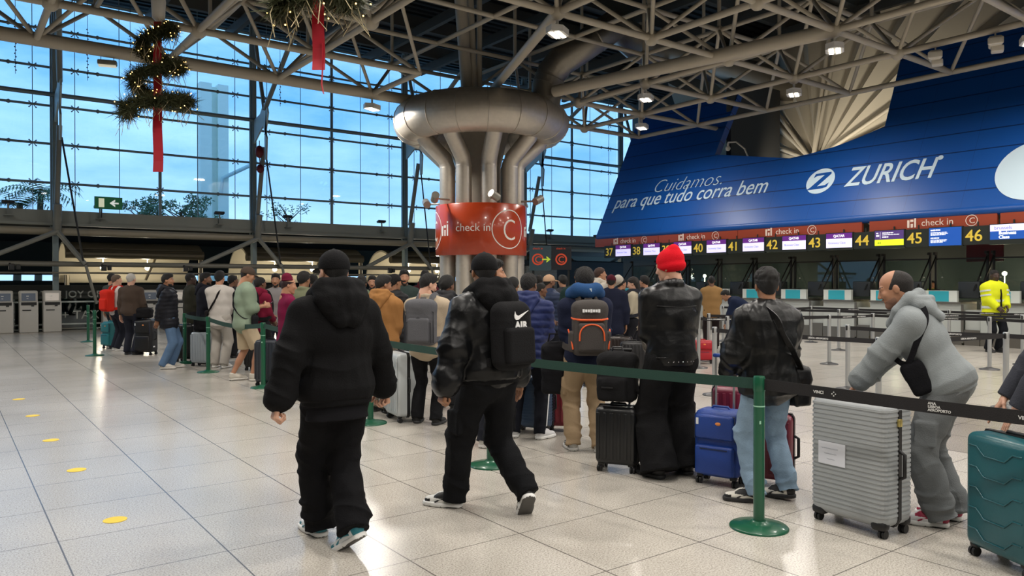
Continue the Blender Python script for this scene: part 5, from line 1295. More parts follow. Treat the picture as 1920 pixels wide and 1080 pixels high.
S_ = person('person in white top wearing a bright red backpack', 219, 516, 18.0, 30, 0, head=(20, 0), key='S', bw=.95, arms=('down', 'belly'), hair=('short', (104, 88, 74)), skin='fair', top=cl('cloth', (206, 202, 198), bulk=.016, hem=-.10), low=cl('cloth', (34, 36, 46)), shoe=SHW)
person('dark haired person half hidden behind the red backpack', 210, 514, 19.2, 20, 0, arms=('down', 'down'), hair=HB(), skin='tan', top=cl('cloth', (60, 66, 62), bulk=.02), low=cl('cloth', (36, 40, 48)), shoe=SHB)
U_ = person('person in maroon hoodie with black backpack right of the sage sweatshirt', 488, 521, 13.3, 35, 0, key='U', arms=('belly', 'belly'), hair=HB(), skin='brown', top=cl('cloth', (116, 24, 50), bulk=.02, hood=.9), low=cl('cloth', (26, 26, 30)), shoe=SHB)
person('bearded man in grey tee facing the camera left of the burgundy hat', 517, 515, 14.4, 170, 0, arms=('down', 'belly'), hair=HB('fade'), beard=(28, 24, 22), skin='olive', top=cl('cloth', (128, 124, 124), bulk=.01, sleeve='half', name='shirt'), low=cl('cloth', (36, 38, 48)), shoe=SHW)
W_ = person('dark haired person in sage jacket with plaid collar right of the burgundy hat', 570, 512, 12.3, 15, 0, head=(10, 0), arms=('belly', 'belly'), hair=HB('mop'), skin='olive', top=cl('cloth', (112, 116, 92), bulk=.03, collar=1.5), low=cl('cloth', (40, 40, 44)), shoe=SHB)
person('dark haired person behind the plaid collar, next to the black hood', 588, 516, 15.5, 10, 0, hair=HB(), skin='brown', top=cl('cloth', (40, 42, 48), bulk=.02), low=cl('cloth', (30, 30, 34)), shoe=SHB)
X_ = person('man in pale green hoodie with grey straps left of the tan jacket', 678, 520, 12.2, 8, 0, key='X', arms=('belly', 'belly'), hair=HB('fade'), skin='brown', top=cl('cloth', (120, 132, 100), bulk=.02), low=cl('cloth', (50, 50, 54)), shoe=SHB)
person('young man facing the camera just left of the tan hood', 698, 519, 14.5, 165, 0, head=(10, -4), hair=HB('fade'), beard=(30, 26, 24), skin='tan', top=cl('cloth', (30, 30, 34), bulk=.02), low=cl('cloth', (30, 32, 38)), shoe=SHB)
Y_ = person('person in black puffer jacket and dark cap right of the tan hood', 740, 516, 11.4, 40, 0, arms=('belly', 'belly'), hair=HB(), hat='cap', skin='olive', top=cl('puffer', (24, 24, 27), bulk=.04, hatc=(30, 28, 30)), low=cl('cloth', (26, 26, 30)), shoe=SHB)
Z_ = person('tall bearded man facing the camera over the tan jacket', 758, 508, 13.0, 172, 0, head=(-6, -4), arms=('belly', 'belly'), hair=HB('fade'), beard=(34, 27, 24), skin='tan', top=cl('cloth', (48, 60, 58), bulk=.03, collar=1.0), low=cl('cloth', (30, 32, 36)), shoe=SHB)
person('person in maroon hoodie facing away above the beige tee man', 797, 509, 15.0, 5, 0, hair=HB('fade'), skin='olive', top=cl('cloth', (72, 22, 32), bulk=.03, hood=.8), low=cl('cloth', (30, 30, 34)), shoe=SHB)
person('dark haired person at the left side of the beige hood crowd, right of the column', 962, 521, 10.6, 10, 0, hair=HB(), skin='olive', top=cl('cloth', (26, 27, 32), bulk=.02), low=cl('cloth', (28, 28, 30)), shoe=SHB)
person('dark skinned person in olive coat below the direction sign', 1010, 516, 16.5, 20, 0, hair=HB('buzz'), skin='dark', top=cl('cloth', (92, 92, 82), bulk=.02), low=cl('cloth', (30, 30, 34)), shoe=SHB)
AE = person('man in beige cap and blue puffer jacket facing right', 1030, 517, 13.2, 62, 0, arms=('down', 'belly'), hair=HB('buzz'), hat='cap', skin='brown', bw=1.08, beard=(24, 22, 22), top=cl('puffer', (44, 54, 78), bulk=.045, hatc=(186, 152, 124)), low=cl('cloth', (28, 30, 38)), shoe=SHB)
person('short person in brown grey jacket leaning toward the trolley', 1003, 531, 12.4, 75, 10, arms=('front', 'front'), hair=HB('buzz'), skin='brown', top=cl('cloth', (88, 78, 66), bulk=.03), low=cl('cloth', (44, 42, 42)), shoe=SHB)
person('person in black cap and dark coat left of the tall green coat', 1055, 518, 16.0, -30, 0, arms=('belly', 'belly'), hair=HB('mop'), skin='tan', top=cl('cloth', (52, 54, 60), bulk=.02, collar=1.2), low=cl('cloth', (30, 30, 34)), shoe=SHB)
AH = person('tall man in dark green coat and black hat behind the neck pillow', 1088, 505, 11.9, 15, 0, hair=HB(), hat='cap', skin='olive', bw=1.1, top=cl('cloth', (24, 44, 42), bulk=.05, hatc=(16, 16, 18)), low=cl('cloth', (26, 28, 34)), shoe=SHB)
person('brown haired person in white jacket raising an arm', 1126, 503, 15.0, 70, 0, head=(10, 5), arms=((-.2, .25, 1.5), (.2, .3, 1.55)), hair=('short', (70, 48, 40)), skin='tan', top=cl('cloth', (196, 188, 176), bulk=.03, hood=.8), low=cl('cloth', (36, 44, 60)), shoe=SHW)
AJ = person('person in maroon cap and navy coat', 1146, 517, 13.8, 8, 0, bw=1.1, hair=HB(), hat='cap', skin='olive', top=cl('cloth', (24, 28, 46), bulk=.045, hem=-.25, hatc=(72, 20, 32)), low=cl('cloth', (26, 28, 36)), shoe=SHB)
AK = person('woman in beige sweater with dark backpack, facing left with a phone', 1190, 521, 14.2, -68, 2, head=(-4, -12), key='AK', bw=.92, arms=('phone', 'phone'), hands=('grip', 'grip'), hair=('long', (36, 28, 24)), skin='fair', top=cl('cloth', (178, 168, 148), bulk=.02), low=cl('cloth', (30, 30, 36)), shoe=SHW)
person('dark haired person right behind the woman in the beige sweater', 1208, 519, 16.2, -40, 0, hair=HB('mop'), skin='tan', top=cl('cloth', (34, 35, 40), bulk=.03), low=cl('cloth', (28, 28, 32)), shoe=SHB)
person('person in black facing the woman with the phone', 1165, 523, 15.6, 60, 0, hair=HB(), skin='tan', arms=('belly', 'belly'), top=cl('cloth', (24, 25, 30), bulk=.03), low=cl('cloth', (28, 28, 32)), shoe=SHB)
person('man in tan jacket standing at the counter under sign 40', 1334, 518, 18.6, 8, 0, arms=('belly', 'belly'), hair=HB('buzz'), skin='brown', top=cl('cloth', (150, 116, 74), bulk=.035, hem=-.16), low=cl('cloth', (36, 28, 28)), shoe=SHB)
person('person in dark blue jacket bending down before the counters', 1408, 560, 17.4, -70, 58, H=1.72, head=(0, -10), arms=((-.15, .55, .55), (.15, .55, .6)), hair=HB(), skin='olive', top=cl('cloth', (24, 34, 58), bulk=.04), low=cl('cloth', (24, 26, 32)), shoe=SHB)
HV = person('man in yellow high visibility jacket standing by the counters', 1864, 507, 17.6, 172, 0, head=(6, -6), key='HV', bw=1.1, arms=((-.10, .24, .98), (.10, .22, .96)), hair=HB('buzz'), skin='dark', top=cl('cloth', (218, 226, 40), bulk=.06, hem=-.20, collar=1.4), low=cl('cloth', (22, 24, 30)), shoe=SHB)
person('staff member in yellow vest behind the glass under sign 45', 1748, 527, 22.3, 200, 0, arms=('front', 'front'), hair=HB(), skin='tan', top=cl('cloth', (190, 204, 60), bulk=.02, hem=-.14), low=cl('cloth', (30, 30, 36)), shoe=SHB)
person('dark coated person deep in the queue behind the sage sweatshirt', 437, 517, 16.4, 40, 0, hair=HB(), skin='brown', top=cl('cloth', (38, 36, 40), bulk=.02), low=cl('cloth', (30, 30, 34)), shoe=SHB)
person('person in grey jacket deep in the queue under the third mast', 655, 521, 16.0, -160, 0, hair=HB('fade'), skin='olive', top=cl('cloth', (84, 84, 90), bulk=.02), low=cl('cloth', (34, 36, 44)), shoe=SHB)
AQ = person('person at the right edge resting a hand on the teal suitcase', 2010, 520, 4.45, -62, 6, H=1.70, key='AQ', arms=((-.14, .36, .755, (-1, -.6, .1)), (.12, .40, .80)), hands=('flat', 'flat'), hair=HB(), skin='fair', top=cl('cloth', (60, 62, 70), bulk=.025, thumb=((1, .2, 0), (-1, .2, 0))), low=cl('cloth', (40, 42, 50)), shoe=SHB)

# ------------------------------------------------------------------ things worn and held
def torso_obj(info, name, parts, mats, u=0.0):
    o = npmesh(name, parts, mats); o.matrix_world = info['M'] @ Matrix.Translation(Vector(info['S'](0, 0, 0))) @ Matrix([list(r) for r in info['Rt']]).to_4x4(); return o
def backpack(key, w, h, d, uc, cm, label, trim=None, style=0, group='backpacks worn in the queue', rx=0):
    n = BACKS[key]; s = n['s']; e = n['e']; vx = max(.008, n['vox'] * .85); y0 = -(.108 * s + e + .012)
    if not style: q = SDF(); q.box((0, y0 - d / 2, uc), (w / 2, d / 2, h / 2), .055, .02); q.ell((0, y0 - d * .55, uc + h * .36), (w * .47, d * .48, h * .17), .06)
    else: q = SDF(); q.cap((0, y0 - d * .5, uc - h * .36), (0, y0 - d * .5, uc + h * .33), w * .5, w * .44, 0, flat=d / w * .95, side=(1, 0, 0)); q.box((0, y0 - d * .5, uc), (w / 2, d / 2 * .9, h / 2), .08, .04)
    v, f = q.mesh(vx); v = wrinkle(v, f, .003, 20, 9)
    o = torso_obj(n, 'backpack', [(v, f, 0)], [cm]); tag(o, label, 'backpack', group)
    q = SDF(); q.box((0, y0 - d - .004, uc - h * .16), (w * .38, .036, h * .27), .03, .02); v, f = q.mesh(vx); npmesh('pocket', [(v, f, 0)], [cm], o)
    sm = trim or cm
    for x in (-1, 1):
        mb = MB(); e2 = e + .016
        pts = [(x * .075, y0 - .01, uc + h * .40), (x * .088, -.085 - e2, .525), (x * .10, -.02, .528 + e2 * .7), (x * .105, .06 + e2, .525), (x * .115, .118 + e2, .38), (x * .135, .112 + e2, .2), (x * (.165 + e2), .02, .08), (x * .13, y0 - .005, uc - h * .38)]
        mb.path(smooth_path(pts, 4), 1, flat=(.030, .007)); mb.build('shoulder_strap', cm, o)
    mb = MB(); mb.path([(-.035, y0 - .03, uc + h * .46), (-.03, y0 - .03, uc + h * .46 + .05), (.03, y0 - .03, uc + h * .46 + .05), (.035, y0 - .03, uc + h * .46)], .009, 6); mb.build('top_handle', cm, o)
    if trim:
        mb = MB(); yq = y0 - d - .040
        arc = [(w * .36 * math.cos(a), yq, uc - h * .22 + h * .30 * max(math.sin(a), 0) ** .6) for a in [PI * i / 14 for i in range(15)]]
        mb.path(arc, .008, 6); mb.build('piping', trim, o)
        mb = MB(); z = uc + h * .16; mb.path([(-w * .49, y0 - .03, z + .02), (-w * .49, y0 - d * .8, z + .01), (-w * .3, y0 - d - .02, z), (w * .3, y0 - d - .02, z), (w * .49, y0 - d * .8, z + .01), (w * .49, y0 - .03, z + .02)], .011, 6)
        mb.build('piping', trim, o)
    return o, y0
M_bkg = fab('backpack_black', (22, 22, 24)); M_grey = fab('backpack_grey', (92, 92, 96)); M_dgb = fab('backpack_charcoal', (74, 70, 68)); M_orp = mat('piping_orange', (226, 92, 40), .6)
o, y0 = backpack('B', .33, .46, .15, .27, M_bkg, 'black backpack with a white tick logo and lettering on the bomber jacket', style=1)
mb = MB(); yy = y0 - .151 - .034
sw = [(-.07, .03), (-.062, .058), (-.052, .035), (-.03, .027), (.075, .062), (-.03, .002), (-.055, .0), (-.068, .012)]
mb.prism([(x * .9, z) for x, z in sw], (.03, yy + .032, .37), (1, 0, 0), (0, 0, 1), -.006); text_on('AIR', .062, (-.03, yy + .031, .315), (1, 0, 0), (0, 0, 1), mb, off=.003, space=1.15, extr=.003); mb.build('logo', mat('logo_white', (232, 232, 232), .6), o)
o, y0 = backpack('F', .32, .50, .19, .24, M_dgb, 'charcoal backpack with bright orange piping on the navy jacket', M_orp)
mb = MB(); [mb.box((-.075 + .024 * i_, y0 - .19 - .028, .405), (.019, .008, .026 if i_ % 3 else .031)) for i_ in range(7)]; mb.build('logo', mat('logo_white', (232, 232, 232), .6), o)
for x in (-1, 1):
    q = SDF(); q.box((x * .165, y0 - .09, .12), (.03, .06, .10), .025, .01); v, f = q.mesh(.011); npmesh('side_pocket', [(v, f, 0)], [M_dgb], o)
    mb = MB(); mb.path([(x * .165, y0 - .155, .05), (x * .185, y0 - .13, .18), (x * .195, y0 - .06, .23)], .008, 6); mb.build('piping', M_orp, o)
o, y0 = backpack('I', .33, .50, .20, .24, M_grey, 'large plain grey backpack on the beige tee')
mb = MB()
for k_, (a, b_) in enumerate(((.44, .40), (.50, .43))): mb.path([(-.33 * a, y0 - .2 - .012 + .03 * k_, .02), (-.33 * a, y0 - .215 + .03 * k_, .24 + .12 * k_), (0, y0 - .222 + .03 * k_, .30 + .14 * k_), (.33 * a, y0 - .215 + .03 * k_, .24 + .12 * k_), (.33 * a, y0 - .212 + .03 * k_, .02)], .006, 5)
mb.build('zip', mat('zip_dark', (46, 46, 50), .5), o)
backpack('S', .34, .50, .20, .22, fab('backpack_red', (206, 44, 30)), 'bright red backpack on the person in the white top')
backpack('U', .30, .46, .17, .24, M_bkg, 'black backpack on the maroon hoodie right of the sage sweatshirt')
backpack('AK', .28, .40, .15, .26, fab('backpack_slate', (44, 46, 54)), 'dark backpack on the woman in the beige sweater')
backpack('X', .30, .44, .16, .24, fab('backpack_sage', (110, 122, 96)), 'sage green backpack with grey straps left of the tan jacket')
backpack('G', .02, .04, .02, .30, fab('strap_navy', (30, 34, 52)), 'dark strap bag over the navy puffer jacket') if False else None
# neck pillow
n = BACKS['F']; q = SDF()
for x in (-1, 1):
    q.cap((0, -.13, .585), (x * .085, -.10, .60), .070, .068, .03); q.cap((x * .085, -.10, .60), (x * .125, -.01, .57), .068, .062, .03); q.cap((x * .125, -.01, .57), (x * .09, .10, .53), .062, .05, .03)
v, f = q.mesh(.012); o = torso_obj(n, 'neck_pillow', [(v, f, 0)], [fab('pillow_blue', (38, 72, 116))]); tag(o, 'blue neck pillow around the neck of the navy jacket man', 'neck pillow')
mb = MB(); mb.box((.02, -.199, .60), (.02, .008, .03)); mb.build('logo', mat('logo_pale', (190, 204, 214), .6), o)
# cross-body bags
def crossbody(key, sg, label, bag, bu, col=BK, wid=.017, bagdim=(.11, .05, .09), kind='cloth', path=None):
    n = BACKS[key]; e = n['e'] + .030; mb = MB(); m_ = fab('bag_%d_%d_%d' % col, col, kind)
    pts = [(sg * .10, -.03, .512 + e * .35), (sg * .05, -.105 - e, .44), (0, -.118 - e, .32), (-sg * .09, -.112 - e, .18), (-sg * (.165 + e), -.02, .03), (-sg * .10, .115 + e, .16), (0, .13 + e, .32), (sg * .06, .10 + e, .46), (sg * .10, .03, .502 + e * .35)]
    mb.path(smooth_path(path or pts, 5, True), 1, closed=True, flat=(wid, .005)); q = SDF(); q.box(bag, bagdim, .03, .01); q.box((bag[0], bag[1], bag[2] + bagdim[2] * .4), (bagdim[0] * 1.02, bagdim[1] * 1.06, bagdim[2] * .5), .03, .01); v, f = q.mesh(max(.009, n['vox'] * .8))
    if kind == 'leather': v = wrinkle(v, f, .010, 26, 4)
    o = torso_obj(n, 'crossbody_bag', [(v, f, 0)], [m_]); mb.build('strap', m_, o); tag(o, label, 'bag', 'cross-body bags'); return o
crossbody('E', 1, 'small black pouch slung across the grey hoodie', (-.19, .12, .10), 0, (20, 20, 24), .018, (.03, .07, .115), path=[(-.20, .13, .21), (-.215, .02, .31), (-.175, -.10, .43), (-.075, -.10, .555), (.0, .03, .575), (-.03, .16, .42), (-.13, .19, .28)])
crossbody('D', -1, 'black leather bag hanging at the hip of the jeans man', (.24, .05, -.07), 0, (20, 20, 22), .022, (.07, .15, .15), 'leather')
crossbody('N', 1, 'thin dark strap bag across the pale grey suit', (-.21, .08, .02), 0, (34, 30, 32), .02)
crossbody('M', -1, 'black strap bag across the sage sweatshirt', (.2, .12, .0), 0, (26, 26, 30), .014)
def phone(key, label):
    n = BACKS[key]; p = (V3(*n['wri'][0]) + V3(*n['wri'][1])) / 2 + V3(0, .10, .03); mb = MB(); mb.rbox((0, 0, 0), (.074, .010, .15), .004)
    o = mb.build('phone', mat('phone_black', (18, 18, 20), .2)); o.matrix_world = n['M'] @ Matrix.Translation(Vector(p)) @ Matrix.Rotation(-.9, 4, 'X'); tag(o, label, 'phone', 'phones held in the queue')
    sc = MB(); sc.box((0, -.0056, 0), (.066, .001, .138)); sc.build('screen', mat('phone_glass', (40, 48, 60), .1, emit=.3), o)
phone('M', 'black phone in the hands of the man in the sage sweatshirt'); phone('AK', 'phone in the hands of the woman in the beige sweater')
# reflective bands of the yellow jacket, studs of the leather jacket hem
n = BACKS['HV']; mb = MB()
for u in (.16, .02):
    mb.path([Vector(n['S']((.165 + .062) * math.cos(a), (.12 + .062) * math.sin(a), u)) for a in [2 * PI * i / 20 for i in range(20)]], 1, closed=True, flat=(.028, .004))
for i in (0, 1):
    for t in (.3, .62):
        c0 = n['sh'][i] + (n['elb'][i] - n['sh'][i]) * t; mb.tube(Vector(c0), Vector(c0 + (n['elb'][i] - n['sh'][i]) * .12), .127, 14)
sp_ = MB(); sp_.path([Vector(n['S'](0, .105 + .066, .40)), Vector(n['S'](0, .118 + .070, .30)), Vector(n['S'](0, .118 + .070, -.05)), Vector(n['S'](.02, .118 + .068, -.19))], 1, flat=(.03, .008), up=(0, 1, 0)); sp_.build('shirt_front', fab('cloth_22_24_30', (22, 24, 30)), n['obj'])
mb.build('reflective_band', mat('reflective_grey', (206, 212, 206), .3), n['obj'])
n = BACKS['C']; mb = MB(); ee = n['e']
for pts in ([(x, -(.124 + ee * 1.02) * math.sqrt(max(0, 1 - (x / .23) ** 2)), .37 + .015 * abs(x) / .17) for x in np.linspace(-.17, .17, 9)], [(x, -(.125 + ee) * math.sqrt(max(0, 1 - (x / .235) ** 2)), -.012) for x in np.linspace(-.18, .18, 9)]):
    mb.path([Vector(n['S'](*p)) for p in pts], .0045, 5); mb.build('seam', n['gm'].data.materials[0], n['obj']); mb = MB()
for i in range(16):
    a = PI + PI * (i + .5) / 16; p = n['S']((.168 + .032) * math.cos(a), (.125 + .032) * math.sin(a), -.045); mb.ball(p, .007, n=8)
mb.build('stud', mat('stud_steel', (190, 190, 188), .25, 1.0), n['obj'])
# ------------------------------------------------------------------ luggage
M_whl = mat('wheel_black', (20, 20, 22), .5); M_tel = mat('handle_alloy', (176, 178, 180), .3, .8)
def yawm(face): 
    f = math.radians(face); dv = (FW[0] * math.cos(f) + RT[0] * math.sin(f), FW[1] * math.cos(f) + RT[1] * math.sin(f)); return math.atan2(dv[1], dv[0]) - PI / 2
def suitcase(label, px, d, face, W, D, Hh, col, style='h', tele=0.0, rough=.35, cat='suitcase', trim=None, group='suitcases standing in the queue', wheelm=None):
    p = at(px, 529, d); r = empty('suitcase', (p.x, p.y, 0), yawm(face)); m = mat('case_%d_%d_%d' % col, col, rough, bump=('noise', 140, .06) if style != 'soft' else ('noise', 200, .3)); tm = trim or M_whl
    z0 = .065; hz_ = Hh - z0; zc = z0 + hz_ / 2; b = MB(); rd = .05 if style != 'soft' else .06
    b.rbox((0, 0, zc), (W, D, hz_), rd, 4)
    if style == 'h':
        nrib = int(hz_ / .030)
        for i in range(2, nrib - 1): b.rbox((0, 0, z0 + (i + .5) * hz_ / nrib), (W + .007, D + .007, hz_ / nrib * .58), .004, 1) if False else b.prism(rr2(W + .009, D + .009, rd), (0, 0, z0 + (i + .3) * hz_ / nrib), (1, 0, 0), (0, 1, 0), hz_ / nrib * .5)
    if style == 'v':
        nr = max(4, int(W / .055))
        for i in range(nr):
            x = -W / 2 + W * (i + .5) / nr
            for sy in (-1, 1): b.rbox((x, sy * D / 2, zc), (W / nr * .5, .012, hz_ - .10), .005, 2)
    if style == 'd':
        for i in range(5):
            z = z0 + hz_ * (.14 + .18 * i)
            for sy in (-1, 1): b.path([(-W * .41, sy * (D / 2 + .001), z + .02), (-W * .28, sy * (D / 2 + .003), z + .02), (-W * .16, sy * (D / 2 + .003), z - .03), (W * .16, sy * (D / 2 + .003), z - .03), (W * .28, sy * (D / 2 + .003), z + .02), (W * .41, sy * (D / 2 + .001), z + .02)], .0045, 6)
    sh = b.build('shell', m, r)
    b = MB()
    if style == 'soft':
        b.rbox((0, -D / 2 - .012, z0 + hz_ * .27), (W * .86, .05, hz_ * .44), .022, 3); b.build('front_pocket', m, r); b = MB(); b.rbox((0, -D / 2 - .012, z0 + hz_ * .76), (W * .86, .045, hz_ * .36), .022, 3); b.build('front_pocket', m, r)
        b = MB(); b.box((.0, -D / 2 - .039, z0 + hz_ * .44), (W * .6, .006, .008)); b.path([(-W * .44, -D / 2 - .006, z0 + hz_ * .57), (-W * .44, -D / 2 - .012, z0 + hz_ * .93), (W * .44, -D / 2 - .012, z0 + hz_ * .93), (W * .44, -D / 2 - .006, z0 + hz_ * .57)], .006, 5); b.build('zip', mat('zip_navy', (24, 36, 66), .5), r)
        b = MB(); b.ball((W * .1, -D / 2 - .036, z0 + hz_ * .82), .02, n=10, sc=(1.2, .3, .7)); b.build('badge', mat('badge_orange', (226, 140, 70), .5), r)
        b = MB(); b.box((-W * .36, -D / 2 - .036, z0 + hz_ * .84), (.02, .006, .05)); b.box((W * .5, -D * .1, z0 + .12), (.006, .06, .03)); b.build('label_patch', mat('patch_white', (220, 222, 224), .6), r)
    else:
        b.prism(rr2(.012, hz_ + .008, .0), (-.0, 0, 0), (0, 1, 0), (0, 0, 1), .0) if False else None
        ring = [(W / 2 * 1.004 * sx, 0, zc + hz_ / 2 * 1.004 * sz) for sx, sz in ((-1, -.88), (-1, .88), (-.9, 1), (.9, 1), (1, .88), (1, -.88), (.9, -1), (-.9, -1))]
        b.path(ring, 1, closed=True, flat=(.017, .006), up=(0, 1, 0)); b.build('zip_band', tm, r)
    b = MB(); hx = W / 2 + .012
    b.path([(hx - .012, 0, zc - .09), (hx + .024, 0, zc - .07), (hx + .024, 0, zc + .07), (hx - .012, 0, zc + .09)], .012, 8); b.build('side_handle', tm, r)
    b = MB(); b.path([(-.075, 0, Hh - .005), (-.06, 0, Hh + .018), (.06, 0, Hh + .018), (.075, 0, Hh - .005)], .010, 8); b.build('top_handle', tm if style != 'soft' else m, r)
    if tele:
        b = MB()
        for x in (-.075, .075): b.tube((x, D * .36, Hh - .02), (x, D * .36, tele), .010, 8)
        b.build('telescopic_handle', M_tel, r); b = MB(); b.rbox((0, D * .36, tele), (.20, .032, .032), .012); b.build('grip', tm if style != 'soft' else m, r)
    for sx in (-1, 1):
        for sy in (-1, 1):
            b = MB(); x, y = sx * (W / 2 - .05), sy * (D / 2 - .045); b.rbox((x, y, .075), (.055, .05, .04), .012); wx = x + .012 * sx
            for o in (-.013, .013): b.tube((wx + o - .008, y, .028), (wx + o + .008, y, .028), .028, 14)
            b.build('wheel', M_whl, r)
            if style == 'h':
                b = MB(); b.rbox((sx * (W / 2 - .055), sy * (D / 2 - .04), .082), (.10, .08, .065), .025); b.build('corner_guard', M_whl, r)
    tag(r, label, 'suitcase', group); return r
def rr2(w, d, r, n=4):
    out = []
    for cx, cy, a0 in ((1, 1, 0), (-1, 1, 90), (-1, -1, 180), (1, -1, 270)):
        for i in range(n + 1): a = math.radians(a0 + 90 * i / n); out.append((cx * (w / 2 - r) + r * math.cos(a), cy * (d / 2 - r) + r * math.sin(a)))
    return out
so = suitcase('large silver ribbed suitcase with a white paper taped on it', 1614, 5.05, 58, .54, .31, .85, (158, 162, 164), 'h', rough=.38)
b = MB(); b.box((-.10, -.163, .48), (.20, .002, .15)); pp = b.build('paper_note', mat('paper_white', (216, 218, 226), .8), so)
b = MB()
for i in range(3):
    x0_ = -.175 + .02 * i; b.path([(x0_ + .0035 * j, -.1645, .512 - .035 * i + .005 * math.sin(j * 2.1 + i) * (.4 + .6 * math.sin(j * .7 + i) ** 2)) for j in range(36 - 9 * i)], .0008, 4)
b.build('handwriting', mat('ink_grey', (120, 124, 140), .8), pp)
b = MB(); b.rbox((.285, -.02, .73), (.02, .035, .05), .006); b.build('lock', mat('lock_brass', (196, 178, 110), .3, .8), so)
b = MB(); b.box((-.02, .02, .868), (.34, .22, .016)); b.box((.05, -.03, .879), (.2, .14, .008)); o = b.build('folder', mat('folder_grey', (92, 96, 102), .6)); o.matrix_world = so.matrix_basis @ Matrix.Identity(4); tag(o, 'grey folder with papers lying on top of the silver suitcase', 'folder')
suitcase('teal hard shell suitcase at the right edge', 1908, 4.33, 80, .46, .29, .74, (26, 84, 92), 'd', rough=.3)
suitcase('blue soft suitcase with front pockets beside the green post', 1352, 6.12, 36, .37, .25, .60, (24, 62, 142), 'soft', tele=1.02)
suitcase('black carry-on suitcase with a black backpack on top', 1160, 6.55, 22, .36, .25, .56, (26, 27, 29), 'v', tele=1.03)
suitcase('second black suitcase behind the wide black jeans', 1262, 6.75, 10, .38, .26, .58, (30, 30, 32), 'v')
suitcase('white silver upright suitcase beside the black trousers', 753, 8.95, 62, .46, .27, .80, (188, 194, 196), 'v', rough=.3)
suitcase('slimmer white silver suitcase just behind the upright one', 737, 9.35, 62, .40, .24, .70, (196, 200, 202), 'v', rough=.3)
suitcase('blue grey suitcase between the striped track trousers', 1003, 8.2, 20, .40, .26, .62, (62, 80, 104), 'h')
suitcase('dark red suitcase right of the striped track trousers', 1050, 8.3, 10, .36, .26, .60, (112, 20, 36), 'v')
suitcase('burgundy suitcase behind the blue soft suitcase', 1382, 6.75, 12, .42, .27, .70, (104, 26, 50), 'v', tele=.98)
suitcase('burgundy suitcase behind the light blue jeans', 1452, 6.05, 30, .30, .24, .58, (110, 34, 52), 'v')
suitcase('tall black suitcase right of the brown sweater man', 274, 17.0, 10, .42, .28, .80, (22, 22, 25), 'soft')
suitcase('black suitcase behind the green post beside the blue jeans man', 350, 15.5, 10, .40, .26, .76, (20, 20, 23), 'v')
suitcase('suitcase wrapped in shiny clear film beside the pale grey suit', 381, 14.7, 15, .40, .28, .66, (150, 158, 164), 'v', rough=.15)
suitcase('black suitcase behind the bare legs of the man in shorts', 484, 14.0, 10, .44, .28, .70, (28, 28, 32), 'v')
suitcase('dark grey suitcase beside the green post near the burgundy uniform', 508, 11.9, 20, .44, .28, .72, (52, 56, 64), 'v')
suitcase('teal duffel case beside the person with the red backpack', 207, 18.6, 30, .36, .26, .66, (24, 110, 116), 'soft')
suitcase('small bright red suitcase near the leather jacket', 1316, 15.2, 10, .44, .26, .46, (176, 18, 36), 'soft')
suitcase('dark brown suitcase behind the charcoal backpack', 1162, 13.2, 20, .42, .28, .68, (40, 32, 30), 'v')
suitcase('black suitcase between the charcoal backpack and the leather jacket', 1186, 12.6, 5, .40, .26, .64, (24, 24, 27), 'v')
suitcase('dark maroon suitcase on the lane left of the leather jacket', 1150, 15.8, 10, .50, .28, .60, (84, 18, 34), 'v')
# backpack standing on the black carry-on
p = at(1158, 529, 6.52); q = SDF(); q.box((0, 0, .22), (.17, .10, .20), .06, .02); q.box((-.02, -.10, .13), (.13, .045, .10), .03, .02); q.ell((0, 0, .38), (.16, .10, .07), .05); q.box((-.03, -.14, .17), (.07, .012, .03), .01, .005)
v, f = q.mesh(.010); v = wrinkle(v, f, .007, 20, 12); o = npmesh('backpack', [(v, f, 0)], [M_bkg]); o.location = (p.x, p.y, .583); o.rotation_euler = (0, 0, yawm(22)); tag(o, 'black backpack standing on top of the black carry-on suitcase', 'backpack')
b = MB(); b.path([(.10, -.05, .40), (.15, -.08, .30), (.19, -.06, .12), (.24, -.04, .06), (.27, -.03, -.10), (.25, -.02, -.16)], 1, flat=(.022, .005)); b.build('shoulder_strap', M_bkg, o); b = MB(); b.box((-.05, -.157, .15), (.10, .006, .012)); b.path([(-.05, 0, .43), (-.04, 0, .48), (.04, 0, .48), (.05, 0, .43)], .009, 6); b.build('buckle', mat('buckle_black', (34, 34, 36), .35), o)
def softbag(label, px, d, z, w, h, col, face=0):
    p = at(px, 529, d); q = SDF(); q.box((0, 0, h / 2), (w / 2, w * .28, h / 2), .05, .02); q.cap((-w * .25, 0, h), (w * .25, 0, h), .02, k=.04); v, f = q.mesh(.016); v = wrinkle(v, f, .012, 18, 3); o = npmesh('bag', [(v, f, 0)], [fab('bag_%d_%d_%d' % col, col)]); o.location = (p.x, p.y, z); o.rotation_euler = (0, 0, yawm(face)); tag(o, label, 'bag')
    b = MB(); b.path([(-.07, 0, h - .02), (-.05, 0, h + .09), (.05, 0, h + .09), (.07, 0, h - .02)], .010, 6); b.build('handle', fab('bag_%d_%d_%d' % col, col), o)
softbag('black bag lying on the tall black suitcase', 271, 16.95, .82, .34, .22, (24, 24, 27)); softbag('black bag on the film wrapped suitcase', 381, 14.7, .68, .34, .24, (22, 22, 26)); softbag('black handbag hanging beside the striped track trousers', 1040, 7.5, .52, .26, .50, (26, 26, 30))

